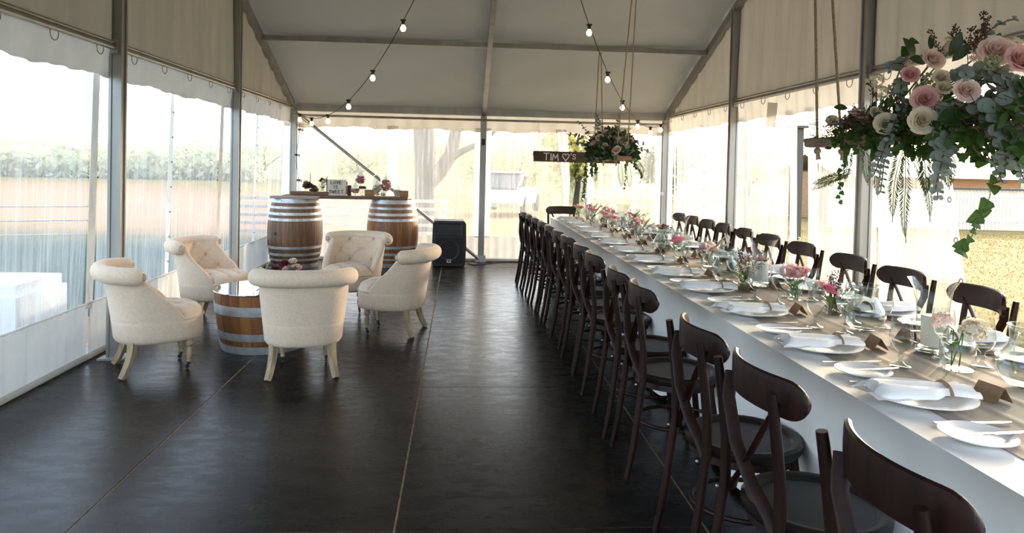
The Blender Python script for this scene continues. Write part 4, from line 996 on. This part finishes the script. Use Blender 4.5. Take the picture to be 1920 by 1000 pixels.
def knife(label):
    o = MB(); out = [(-.11, -.006), (-.02, -.005), (.0, -.004), (.0, -.010), (.07, -.011), (.105, -.004), (.108, .004), (.0, .004), (-.02, .005), (-.11, .006)]
    o.prism(out, .0028); o = o.build('knife', 'cutlery', None, ang=30); return tag(o, label, 'knife', 'steel knives on the long table')
def fork(label):
    mb = MB(); mb.prism([(-.10, -.005), (-.02, -.003), (.03, -.003), (.05, -.011), (.05, .011), (.03, .003), (-.02, .003), (-.10, .005)], .0026)
    for k in range(4): y = -.0105 + .007 * k - .0; mb.add([(.05, y - .002 + .0002, .0), (.05, y + .002, .0), (.095, y + .0015, .004), (.095, y - .0015, .004), (.05, y - .002, .0026), (.05, y + .002, .0026), (.095, y + .0015, .006), (.095, y - .0015, .006)], [(0, 3, 2, 1), (4, 5, 6, 7), (0, 1, 5, 4), (1, 2, 6, 5), (2, 3, 7, 6), (3, 0, 4, 7)])
    return tag(mb.build('fork', 'cutlery', None, ang=30), label, 'fork', 'steel forks on the long table')
def card(label):
    mb = MB(); mb.add([(-.030, -.045, 0), (-.030, .045, 0), (0, .045, .045), (0, -.045, .045), (.030, -.045, 0), (.030, .045, 0)], [(0, 3, 2, 1), (3, 4, 5, 2)])
    mb.add([(-.0292, -.045, 0), (-.0292, .045, 0), (0, .045, .044), (0, -.045, .044), (.0292, -.045, 0), (.0292, .045, 0)], [(0, 1, 2, 3), (3, 2, 5, 4)])
    return tag(mb.build('place_card', 'kraft', None, ang=20), label, 'place card', 'brown place cards on the long table')
def glassp(prof, name, label, cat, group, n=20):
    return tag(MB().lathe(prof, n).build(name, 'thin_glass', None, ang=0), label, cat, group)
GOB = [(0, .002), (.034, .002), (.036, .005), (.020, .010), (.008, .018), (.006, .030), (.010, .036), (.006, .042), (.008, .052), (.024, .066), (.036, .088), (.038, .105), (.034, .135), (.0315, .170)]
WIN = [(0, .002), (.034, .002), (.034, .005), (.012, .010), (.005, .020), (.0045, .070), (.012, .080), (.030, .100), (.038, .130), (.037, .155), (.032, .180)]
def put(o, loc, rz=0, label=None):
    c = o.copy(); C.objects.link(c); c.location = loc; c.rotation_euler = (0, 0, rz)
    if label: c['label'] = label
    return c
tp, tbp, tk, tf, tcard = plate('x'), bread('x'), knife('x'), fork('x'), card('x')
tn = [napkin('x', k) for k in range(3)]; tnc = [tree(t_) for t_ in tn]
tg = glassp(GOB, 'water_goblet', 'x', 'glass', 'water goblets on the long table'); tw = glassp(WIN, 'wine_glass', 'x', 'glass', 'stemmed wine glasses on the long table')
SYL = [1.99, 2.58, 3.20, 3.80, 4.34, 4.93, 5.50, 6.05, 6.60, 7.15, 7.70, 8.20, 8.65]
SYR = [2.66, 3.24, 3.86, 4.50, 5.20, 5.86, 6.46, 7.05, 7.62, 8.20, 8.70]
rg = random.Random(11); TMPL = [tp, tbp, tk, tf, tcard, tg, tw] + tn; BASE = [o_.name for o_ in TMPL]
for side_, ys_, X, sgn in (('floor side', SYL, 1.36, 1), ('window side', SYR, 2.00, -1)):
    for i, y in enumerate(ys_):
        od = ORD[i + 1]; rz = 0 if sgn > 0 else PI; j = lambda a: rg.uniform(-a, a); w_ = ', %s from camera' % od; sd2 = 'table\'s ' + side_
        put(tp, (X + j(.01), y, ZC if True else ZW), 0, 'white dinner plate under a napkin, %s%s' % (sd2, w_))
        k = (i + (sgn < 0)) % 3; dup(tn[k], tnc[k], (X + sgn * .0, y, ZC + .016), rz + j(.12), 'white napkin in a tan band, %s%s' % (sd2, w_))
        yb_ = y + sgn * .26
        if i < 9 or sgn > 0:
            put(tbp, (X + sgn * -.03 + j(.01), yb_, ZC), 0, 'small white bread plate, %s%s' % (sd2, w_))
            put(tk, (X + j(.02), yb_ - .01, ZC + .0145), rz + .15 + j(.2), 'butter knife resting on the bread plate, %s%s' % (sd2, w_))
        put(tk, (X + sgn * .02, y - sgn * .195, ZC), rz + j(.06), 'table knife beside the dinner plate, %s%s' % (sd2, w_))
        put(tf, (X - sgn * .02, y + sgn * .162, ZC), rz + j(.05), 'fork beside the dinner plate, %s%s' % (sd2, w_))
        put(tcard, (X + sgn * .22, y + (.0 if sgn > 0 else .03), ZC), rz + j(.3) + .15, 'brown folded place card, %s%s' % (sd2, w_))
        gx = X + sgn * (.155 if sgn > 0 else .19)
        put(tg, (gx, y + sgn * .335, ZC), 0, 'clear water goblet, %s%s' % (sd2, w_))
        if not (sgn > 0 and i < 1): put(tw, (gx + sgn * .075, y + sgn * .235 + .0, ZC), 0, 'clear stemmed wine glass, %s%s' % (sd2, w_))
# one more bread plate and knife that run out of the frame
put(tbp, (1.31, 1.69, ZC), 0, 'small white bread plate nearest the camera, cut by the photo edge'); put(tk, (1.34, 1.68, ZC + .0145), .1, 'butter knife on the bread plate nearest the camera'); put(tk, (1.36, 1.80, ZC), .0, 'table knife nearest the camera beside the first dinner plate') if False else None
for o_ in TMPL[:7]: bpy.data.objects.remove(o_)
for t_, ch in zip(tn, tnc):
    for c_, _ in ch: bpy.data.objects.remove(c_)
    bpy.data.objects.remove(t_)

def jug(x, y, label, rz=0):
    t = thing('water_jug', label, 'jug', (x, y, ZC), rz, 'clear glass water jugs')
    MB().lathe([(0, .004), (.045, .004), (.052, .008), (.072, .030), (.082, .060), (.078, .090), (.056, .125), (.047, .150), (.050, .180), (.056, .195), (.053, .195), (.046, .175), (.044, .150), (.053, .124), (.074, .090), (.078, .060), (.068, .032), (.048, .014), (0, .012)], 28).build('glass_body', 'thin_glass', t, ang=0)
    MB().tube([(-.047, 0, .170), (-.080, 0, .178), (-.108, 0, .150), (-.112, 0, .110), (-.098, 0, .075), (-.080, 0, .062)], .007, 8).build('handle', 'thin_glass', t, ang=0); return t
jug(1.70, 2.86, 'clear glass water jug between the nearest hurricane vase and pink blooms', rad(20)); jug(1.78, 2.10, 'clear glass water jug nearest the camera, cut by the photo edge', rad(30))
jug(1.60, 4.17, 'clear glass water jug beside the second hurricane vase', rad(160)); jug(1.60, 5.5, 'clear glass water jug before the third hurricane vase', rad(10)); jug(1.75, 7.0, 'clear glass water jug far down the long table', rad(40))
def hurricane(x, y, label, c=True):
    t = thing('hurricane_vase', label, 'candle holder', (x, y, ZC), 0, 'glass hurricane vases with white candles')
    MB().lathe([(0, .004), (.054, .004), (.058, .010), (.054, .020), (.046, .026), (.050, .040), (.053, .10), (.056, .18), (.066, .235), (.084, .268), (.087, .272)], 32).build('glass_vase', 'thin_glass', t, ang=0)
    MB().lathe([(0, .003), (.050, .003), (.052, .012), (.046, .022), (0, .022)], 28).build('thick_glass_base', 'solid_glass', t)
    MB().lathe([(0, .028), (.038, .028), (.038, .133), (.034, .138), (0, .135)], 24).tube([(0, 0, .134), (.001, 0, .146)], .0012, 5).build('pillar_candle', 'candle', t); return t
for i, (x, y) in enumerate([(1.76, 2.52), (1.73, 3.96), (1.82, 5.80), (1.72, 7.45), (1.60, 8.75)]): hurricane(x, y, 'glass hurricane vase with a white pillar candle, %s from the camera' % ORD[i + 1])
fv = flower_vase
fv((1.70, 2.30, ZC), 'large glass jar with a white yellow hearted bloom, nearest the camera', [('*white', .03, -.03, .125, .045), ('white', .06, .0, .13, .045), ('*blush', -.02, .05, .15, .035)], jar=(.055, .13), seed=21, group='flower jars along the long table')
fv((1.74, 3.18, ZC), 'small jar with one deep pink bloom and brown heather sprigs', [('hot', -.03, -.01, .105, .042), ('blush', -.045, .04, .12, .035), ('white', .03, .02, .10, .02)], sprigs=8, seed=22, jar=(.04, .06), group='flower jars along the long table')
fv((1.73, 3.55, ZC), 'small jar packed with soft pink roses and green stems', [('pink', -.04, 0, .13, .040), ('pink', .035, -.01, .13, .042), ('blush', 0, .03, .145, .038), ('pink', 0, -.035, .12, .034), ('blush', -.055, .03, .12, .03)], jar=(.037, .085), seed=23, group='flower jars along the long table')
fv((1.57, 3.80, ZC), 'low jar with trailing brown heather and small white blooms', [('*white', -.03, 0, .12, .03), ('white', .03, 0, .11, .03)], sprigs=9, seed=24, group='flower jars along the long table')
fv((1.80, 4.25, ZC), 'jar with a wine brown bloom beside the second candle', [('wine', 0, 0, .15, .045), ('hot', .04, -.03, .11, .03), ('pink', -.04, -.02, .11, .026)], seed=25, group='flower jars along the long table')
fv((1.70, 4.75, ZC), 'jar with a pink bloom and tall yellow green lily buds', [('hot', -.03, 0, .115, .04), ('pink', .04, -.02, .11, .035), ('*white', .02, .05, .13, .04)], lily=True, seed=26, group='flower jars along the long table')
fv((1.60, 5.05, ZC), 'jar with a single flat deep pink bloom', [('hot', -.02, 0, .13, .05), ('white', .05, .02, .11, .02)], seed=27, group='flower jars along the long table')
fv((1.80, 6.15, ZC), 'jar with wine and blush blooms behind the third candle', [('wine', 0, 0, .13, .045), ('blush', -.05, 0, .14, .035), ('wine', .05, 0, .12, .03)], seed=28, group='flower jars along the long table')
fv((1.62, 6.35, ZC), 'jar of bright pink blooms with one lily bud, left of the runner middle', [('pink', 0, 0, .14, .045), ('pink', -.03, .02, .12, .035)], lily=True, seed=29, group='flower jars along the long table')
k = 0
for (x, y) in [(1.72, 6.75), (1.55, 7.2), (1.85, 7.6), (1.6, 7.75), (1.75, 8.1), (1.58, 8.4), (1.8, 8.6), (1.5, 8.95), (1.68, 9.05)]:
    k += 1; c1, c2, c3 = [('hot', 'pink', 'white'), ('pink', '*blush', 'wine'), ('pink', 'hot', '*white')][k % 3]
    fv((x, y, ZC), 'mixed pink flower jar at the far table end, %s far jar from camera' % ORD[k], [(c1, -.02, 0, .14, .045), (c2, .04, .01, .13, .038), (c3, 0, -.04, .12, .03)], sprigs=3 if k % 2 else 0, lily=k % 3 == 0, seed=40 + k, group='flower jars along the long table')
for i, (x, y) in enumerate([(1.86, 2.62), (1.90, 3.62), (1.88, 4.75)]):
    tag(MB().lathe([(0, .003), (.030, .003), (.034, .03), (.036, .075), (.034, .075), (.031, .012), (0, .012)], 20).build('tumbler', 'thin_glass', None, ang=0, loc=(x, y, ZC)), 'small clear tumbler on the window side of the runner, %s from the camera' % ORD[i + 1], 'glass', 'clear tumblers')

# ------------------------------------------------------------------ hanging planks with flowers
def hanging_plank(x, ya, yb, z, w, m, label, tops, ends):
    t = thing('hanging_plank', label, 'hanging shelf', (x, (ya + yb) / 2, z))
    mb = MB(); n = 14; yc = (ya + yb) / 2
    def fn(u, v):
        y = ya - yc + (yb - ya) * v; a = 2 * PI * u + PI / 4; sx, sz = sgn_pow(cos(a), .25), sgn_pow(sin(a), .25); return (w / 2 * sx * (1 + .05 * wob(y * 3 + (1 if sx > 0 else 4))), y + .006 * sz, .022 * sz * (1 + .12 * wob(y * 4 + sx)))
    mb.grid(fn, 20, n, True); nn = len(mb.v); mb.f += [tuple(range(20))[::-1], tuple(range(nn - 20, nn))]; mb.build('plank', m, t, ang=40)
    for y, ytop in ends:
        for s in (-1, 1):
            xb = s * w * .40; a = Vector((xb, y - yc, -.035)); b2 = Vector((s * .012, ytop - yc, roofz(ytop) - .04 - z)); pts = [a + (b2 - a) * k / 10 for k in range(11)]
            MB().tube(pts, .0065, 8).ball(a + Vector((0, 0, -.005)), .017, 8, 6).tube([a, a + Vector((.006, 0, -.045))], [.006, .012], 6).build('rope', 'rope', t)
    return t
HX = 1.69
hanging_plank(HX, 1.80, 3.27, 1.558, .145, 'plank_grey', 'grey weathered plank hanging on ropes over the near end of the long table', None, [(3.17, 3.45), (1.90, 1.90)])
hanging_plank(1.69, 7.28, 8.78, 1.520, .15, 'plank_tan', 'tan plank hanging on ropes over the far part of the long table', None, [(7.42, 6.95), (8.68, 8.74)])

ar = thing('flower_arrangement', 'big hanging garland of roses, grey eucalyptus, fern and ivy at right', 'flowers', (HX, 2.65, 1.583)); O = ar.location.copy()
def Q(px, py, Y): return P(px, py, Y) - O
# mossy base along the plank
ms = MB(); rg = random.Random(9)
for i in range(1500):
    y = rg.uniform(-.62, .52); a = rg.uniform(-.2, PI + .2); r = rg.uniform(.03, .085) * (1 - .4 * abs(y)); p = Vector((cos(a) * r * 1.15, y, sin(a) * r * .9 + .0)); d = Vector((rg.gauss(0, 1), rg.gauss(0, 1), rg.gauss(0, .6))).normalized() * rg.uniform(.02, .05)
    ms.tube([p, p + d], .0012, 3)
stuff(ms.build('moss_base', 'moss', ar, ang=0))
fm = MB()
for i in range(420):
    y = rg.uniform(-.75, .40); a = rg.uniform(-.3, 2.0) if i % 3 else rg.uniform(0, PI + .3); r = rg.uniform(.03, .15 if a < 1.6 else .085) * (1 - .5 * max(0, y) / .5); p = Vector((cos(a) * r * 1.1, y, sin(a) * r * .9 + .02)); d = Vector((cos(a), rg.uniform(-1, .6), sin(a) + rg.uniform(-.6, .6)))
    add_leaf(fm, LDRK if i % 3 else LIVY, p, qrot(d, Vector((rg.uniform(-.6, .6), -1, .5)).normalized()), rg.uniform(.035, .06) if i % 3 else rg.uniform(.03, .042))
stuff(fm.build('green_foliage', 'leaf_dark', ar, ang=0))
fm = MB()
for i in range(520):
    y = rg.uniform(-.80, .28); x = rg.uniform(-.12, -.04); p = Vector((x - .02 * rg.random(), y, rg.uniform(-.07 - .05 * max(0, -y), .05))); d = Vector((rg.uniform(-1, .3), rg.uniform(-1, .3), rg.uniform(-1.2, .2)))
    if y > .05 and rg.random() < .6: continue
    add_leaf(fm, LIVY if i % 2 else LDRK, p, qrot(d, Vector((rg.uniform(-.6, .6), -1, .5)).normalized()), rg.uniform(.022, .040) if i % 2 else rg.uniform(.035, .055))
stuff(fm.build('hanging_foliage', 'leaf_green', ar, ang=0))
ft = MB()
for i in range(500):
    y = rg.uniform(-.75, .50); p = Vector((rg.uniform(-.11, .0), y, rg.uniform(-.03, .09))); d = Vector((rg.gauss(-.4, 1), rg.gauss(0, 1), rg.gauss(0, .6))).normalized() * rg.uniform(.03, .07); ft.tube([p, p + d], .0013, 3)
stuff(ft.build('twig_tangle', 'twig', ar, ang=0))
# roses at measured places
def bloom(px, py, Y, kind, r, tilt=None):
    p = Q(px, py, Y); me = ROSE.get(kind) or (CELO if kind == 'lime' else BLOS[kind[1:]])
    d = Vector((rg.uniform(-.3, .3) + p.x * 1.5 - .25, -1, rg.uniform(-.1, .3) + p.z * 1.5)).normalized(); q = d.to_track_quat('Z', 'Y').to_euler()
    nm = 'seed_head' if kind == 'lime' else ('blossom' if kind[0] == '*' else 'rose'); o = link(nm, me, ar, p - d * r * .3, q, r)
    MB().tube([Vector((0, p.y + .12, .03)), p * .5 + Vector((0, .08, 0)), p - d * r * .3], .003, 5).build('flower_stem', 'stem', ar)
    return o
B_ = [(1750, 112, 2.42, 'blush', .046), (1707, 140, 2.52, 'pink', .040), (1765, 146, 2.36, 'white', .036), (1769, 165, 2.34, 'white', .030), (1645, 150, 2.70, '*white', .036), (1655, 172, 2.66, '*white', .032), (1678, 166, 2.58, 'lime', .034), (1692, 160, 2.55, 'lime', .026), (1742, 146, 2.40, 'lime', .030), (1744, 160, 2.40, 'lime', .028),
      (1734, 187, 2.36, 'pink', .056), (1660, 232, 2.58, 'white', .048), (1729, 226, 2.32, 'white', .054), (1812, 170, 2.16, 'blush', .046), (1790, 86, 2.44, '*blush', .040), (1868, 96, 2.20, 'blush', .062), (1898, 86, 2.28, '*white', .05), (1915, 112, 2.1, 'pink', .056), (1894, 118, 2.14, '*white', .034), (1863, 116, 2.08, 'lime', .036), (1695, 112, 2.62, '*blush', .034), (1642, 211, 2.74, 'white', .030),
      (1600, 208, 2.95, '*blush', .030), (1612, 214, 2.9, 'blush', .024), (1560, 226, 3.06, 'white', .030), (1622, 226, 2.85, 'blush', .022), (1830, 108, 2.4, '*blush', .030), (1720, 205, 2.5, 'lime', .02), (1780, 75, 2.5, '*white', .02), (1585, 222, 3.0, '*white', .02)]
for b_1 in B_: bloom(b_1[0], b_1[1], b_1[2] - .03, b_1[3], b_1[4] * .78)
E_ = [((1800, 160, 2.3), (.0, -.5, .4), .24, .075, 7, 1.4), ((1830, 150, 2.2), (.55, -.5, -.1), .20, .072, 6, 1.2), ((1790, 150, 2.25), (-.2, -.6, .45), .14, .065, 5, 1), ((1880, 165, 2.1), (.1, -.5, -.2), .26, .078, 8, 2.6), ((1860, 175, 2.05), (.0, -.3, -.6), .24, .070, 8, 2.0),
      ((1905, 160, 2.05), (.1, -.3, -.5), .28, .078, 9, 2.2), ((1815, 190, 2.15), (.3, -.5, -.2), .16, .066, 5, 1.4), ((1780, 185, 2.25), (-.1, -.3, -.7), .26, .064, 9, 1.5), ((1765, 230, 2.25), (-.05, -.2, -1), .26, .058, 9, .8), ((1775, 250, 2.22), (-.2, -.2, -1), .20, .055, 7, .6), ((1700, 125, 2.6), (-.6, -.3, .25), .16, .058, 5, 1.0), ((1690, 140, 2.55), (-.3, -.4, -.5), .14, .055, 5, .8),
      ((1700, 190, 2.5), (-.5, -.3, -.4), .18, .045, 7, 1.2), ((1690, 230, 2.5), (-.5, -.2, -.4), .24, .050, 8, 1.3), ((1665, 255, 2.5), (-.2, -.2, -1), .22, .045, 7, .4), ((1880, 245, 2.0), (.2, -.3, -.7), .16, .050, 6, .8), ((1840, 70, 2.5), (.5, -.1, .6), .14, .045, 4, .8), ((1585, 232, 2.9), (-.9, .1, .1), .10, .024, 6, .4), ((1850, 290, 2.1), (.3, -.2, -.5), .10, .04, 4, .5)]
for i, (s, d, L, l, n, gv) in enumerate(E_): euc_branch(ar, Q(*s), d, L * .95, l * .68, int(n * 1.4), gv, 100 + i)
F_ = [((1600, 262, 2.95), (-.1, -.1, -.2), .19, .055, 22, 2.5), ((1610, 262, 2.90), (.25, -.1, -.3), .20, .055, 22, 2.5), ((1705, 250, 2.45), (-.3, -.2, -.4), .34, .060, 34, 2.5), ((1700, 270, 2.47), (-.15, -.1, -1), .36, .055, 36, 1.5), ((1712, 262, 2.42), (.1, -.1, -1), .30, .05, 30, 1), ((1725, 262, 2.4), (.1, -.2, -.8), .20, .065, 22, 1.5), ((1735, 258, 2.38), (.4, -.2, -.4), .20, .06, 20, 2),
      ((1650, 270, 2.6), (-.1, -.1, -1), .20, .05, 20, 1), ((1775, 262, 2.3), (.2, -.1, -.9), .16, .05, 16, 1), ((1600, 320, 2.95), (-.8, -.1, -.15), .22, .05, 22, .5), ((1590, 330, 2.95), (-.9, 0, -.05), .18, .04, 20, .3), ((1890, 290, 2.1), (.5, -.2, -.4), .14, .05, 16, 1.5)]
for i, (s, d, L, w, n, gv) in enumerate(F_): fern(ar, Q(*s), d, L, w * .68, int(n * 1.7), gv, 200 + i)
I_ = [((1590, 262, 2.95), (-.2, -.1, -1), .28, .036, 14, 1), ((1872, 262, 2.15), (.05, -.1, -1), .40, .046, 15, 1), ((1865, 240, 2.2), (.1, -.3, -.8), .12, .045, 12, 1), ((1820, 245, 2.2), (.1, -.4, -.7), .12, .045, 12, 1), ((1845, 245, 2.2), (.4, -.4, -.5), .16, .045, 12, 1.5), ((1790, 215, 2.25), (.4, -.4, -.2), .14, .045, 12, 1), ((1880, 200, 2.1), (.4, -.4, .1), .12, .045, 10, 1), ((1700, 115, 2.6), (-.2, -.3, .6), .10, .04, 6, .5), ((1895, 255, 2.0), (.5, -.3, -.5), .16, .045, 12, 1), ((1905, 160, 2.1), (.2, -.5, .4), .10, .045, 8, 1)]
for i, (s, d, L, l, n, gv) in enumerate(I_): ivy(ar, Q(*s), d, L, l, n, gv, 300 + i)
for i, (px, py, Y, d, L) in enumerate([(1815, 120, 2.4, (-.1, 0, 1), .13), (1825, 110, 2.4, (.1, 0, 1), .13), (1838, 110, 2.35, (.15, 0, 1), .15), (1845, 105, 2.35, (.05, 0, 1), .16), (1770, 115, 2.45, (-.3, 0, 1), .12), (1790, 110, 2.45, (-.1, 0, 1), .10), (1810, 100, 2.4, (-.2, 0, .8), .1), (1825, 100, 2.42, (0, 0, 1), .08), (1650, 195, 2.7, (-.4, 0, .5), .10), (1690, 210, 2.5, (-.3, -.2, .3), .10), (1700, 200, 2.5, (.2, -.3, .3), .08), (1615, 240, 2.8, (-.5, -.2, .1), .12)]): sprig(ar, Q(px, py, Y), d, L, 400 + i, 40)
# a few big glossy leaves
for px, py, Y, d, l in [(1715, 110, 2.5, (-.6, -.2, .7), .085), (1735, 118, 2.45, (-.9, -.3, .1), .075), (1780, 105, 2.4, (.3, -.2, .9), .08), (1785, 115, 2.4, (.5, -.2, .6), .07), (1745, 95, 2.5, (-.1, 0, 1), .05), (1800, 215, 2.2, (-.9, -.4, -.2), .11), (1850, 100, 2.3, (.4, -.2, .8), .07), (1790, 195, 2.2, (.1, -.3, -.9), .08), (1590, 203, 3.0, (-1, 0, .02), .06), (1720, 190, 2.45, (-.5, -.3, -.6), .09)]: link('leaf', LDRK if l < .09 else LDRK, ar, Q(px, py, Y), qrot(Vector(d), Vector((0, -1, .4))), l * 1.1)

a2 = thing('flower_arrangement', 'smaller garland of greenery and blush blooms on the far hanging plank', 'flowers', (1.69, 7.95, 1.545)); rg = random.Random(31)
mf = MB(); mg = MB()
for i in range(1500):
    y = rg.uniform(-.62, .52); a = rg.uniform(-.3, PI + .3); hh = .26 * (1 - (y / .75) ** 2); r = hh * math.sqrt(rg.uniform(.1, 1)); p = Vector((cos(a) * r * .95, y, max(-.02, sin(a) * r * 1.05))); d = Vector((cos(a), rg.uniform(-1, .6), sin(a) + rg.uniform(-.6, .6)))
    add_leaf(mf if i % 3 else mg, LDRK if i % 3 else LEUC, p, qrot(d, Vector((rg.uniform(-.6, .6), -1, .5)).normalized()), rg.uniform(.05, .09) if i % 3 else .045)
stuff(mf.build('green_foliage', 'leaf_dark', a2, ang=0)); stuff(mg.build('grey_foliage', 'leaf_grey', a2, ang=0))
for i in range(26):
    y = rg.uniform(-.62, .2); a = rg.uniform(.5, 2.9); hh = .27 * (1 - (y / .75) ** 2); p = Vector((cos(a) * hh, y, sin(a) * hh)); kd = ['blush', 'blush', 'white', '*blush', 'lime'][i % 5]; me = ROSE.get(kd) or (CELO if kd == 'lime' else BLOS[kd[1:]]); d = Vector((cos(a), -1, sin(a))).normalized()
    link('bloom', me, a2, p, d.to_track_quat('Z', 'Y').to_euler(), rg.uniform(.03, .045))
for i, (px, py, Y, d, L) in enumerate([(1090, 300, 7.4, (-.3, -.1, -.5), .30), (1100, 300, 7.4, (-.1, -.1, -1), .22), (1096, 296, 7.5, (-.5, -.1, -.3), .28), (1108, 302, 7.4, (0, -.1, -1), .16), (1112, 302, 7.5, (.1, 0, -1), .20), (1118, 303, 7.5, (.05, 0, -1), .14), (1162, 302, 7.35, (.1, 0, -1), .24), (1170, 302, 7.35, (0, 0, -1), .30), (1176, 300, 7.3, (.2, 0, -1), .26), (1182, 300, 7.3, (.6, 0, -.6), .22), (1186, 298, 7.3, (.8, 0, -.5), .20)]):
    o2 = P(px, py, Y) - a2.location
    fern(a2, o2, d, L * 1.15, .06, 22, 1.4, 500 + i, 'leaf_fern' if i % 2 else 'leaf_green') if i % 2 == 0 else ivy(a2, o2, d, L, .035, 12, 1.2, 520 + i, True)
for i, (px, py, d) in enumerate([(1100, 270, (-1, 0, .3)), (1096, 262, (-.8, 0, .6)), (1105, 255, (-.5, 0, .9)), (1130, 245, (-.2, 0, 1)), (1155, 250, (.2, 0, 1)), (1178, 272, (.9, 0, .5)), (1185, 280, (1, 0, .2)), (1120, 248, (0, 0, 1))]): euc_branch(a2, P(px, py, 7.8) - a2.location, d, .20, .045, 6, .6, 600 + i, True)

# ------------------------------------------------------------------ hanging name board
nb = thing('name_board', 'dark wooden board hand painted TIM with a heart, hanging behind the far flowers', 'sign', (1.62, 9.95, 1.555), 0)
MB().prism([(-.60, -.072), (.62, -.078), (.625, .070), (-.60, .075), (-.612, .03), (-.604, 0)], .022, Matrix.Rotation(PI / 2, 3, 'X'), (0, .011, 0)).build('board', 'sign_wood', nb, ang=30)
x = -.46
text('T', -.46, -.048, .095, .013, nb, 'paint_white', -.0115, .2); text('I', -.365, -.048, .09, .013, nb, 'paint_white', -.0115); text('M', -.335, -.050, .090, .012, nb, 'paint_white', -.0115)
text('#', -.195, -.055, .105, .013, nb, 'paint_white', -.0115); text("'", -.075, -.03, .075, .011, nb, 'paint_white', -.0115); text('S', -.05, -.028, .065, .011, nb, 'paint_white', -.0115)
for s in (-.5, .52): MB().tube([(s, 0, .07), (s * .98, .47, .50)], .0018, 5).build('hanging_wire', 'cutlery', nb)

# ------------------------------------------------------------------ string lights
def strand(corner, top, sag, ts, label, zs=None):
    t = thing('string_lights', label, 'string lights', corner, 0, 'warm bulb string lights'); c = Vector(corner); e = Vector(top)
    def pt(q): p = c + (e - c) * q; p.z -= 4 * sag * q * (1 - q) ** 1.0; return p
    MB().tube([pt(k / 40) - c for k in range(41)], .0045, 6).build('cable', 'cable', t)
    for q in ts:
        p = pt(q) - c
        sk = MB().lathe([(0, .012), (.012, .012), (.016, .004), (.017, -.03), (.013, -.040), (0, -.040)], 12).box((0, 0, .004), (.05, .022, .018)).build('socket', 'black_plastic', t, loc=p)
        MB().lathe([(.012, -.036), (.014, -.045), (.024, -.062), (.027, -.076), (.022, -.092), (.010, -.101), (0, -.102)], 14).build('bulb', 'bulb', sk, ang=0)
    return t
strand((-2.33, 10.36, 2.10), (.28, 5.2, ZR - .08), .86, (.03, .135, .262, .40, .535, .675, .82, .95), 'warm string lights swooping from the left back corner up to the ridge')
strand((2.98, 10.36, 2.10), (.38, 5.2, ZR - .08), .86, (.04, .165, .30, .44, .555, .68, .82, .95), 'warm string lights swooping from the right back corner up to the ridge')
for sx, lab in ((-2.30, 'unlit cable of bulbs hanging down the left back corner post'),):
    t = thing('hanging_cable', lab, 'cable', (sx, 10.34, 2.1)); pts = [(.02 * sin(k * .9), .0, -k * .12) for k in range(12)]
    MB().tube(pts, .004, 6).build('cable', 'cable', t)
    for k in (2, 5, 8): s_ = MB().box((.0, 0, 0), (.045, .03, .03)).build('socket', 'black_plastic', t, loc=pts[k]); MB().ball((.035, 0, -.005), .022, 10, 6).build('bulb', 'bulb_off', s_)
for k, (x, y, z) in enumerate([(XL + .02, Y4 - .16, 2.13), (XL + .04, Y4 - .24, 2.05), (XR - .01, Y4 - .12, 2.12)]):
    pass
rb = MB().tube([(XR - .06, Y4 - .1 + .05 * cos(a), 1.05 + .02 * sin(a)) for a in [k * .5 for k in range(14)]], .01, 6).build('tie_strap', 'strip_fabric', None); tag(rb, 'knotted strap tied round the right back corner post', 'strap')
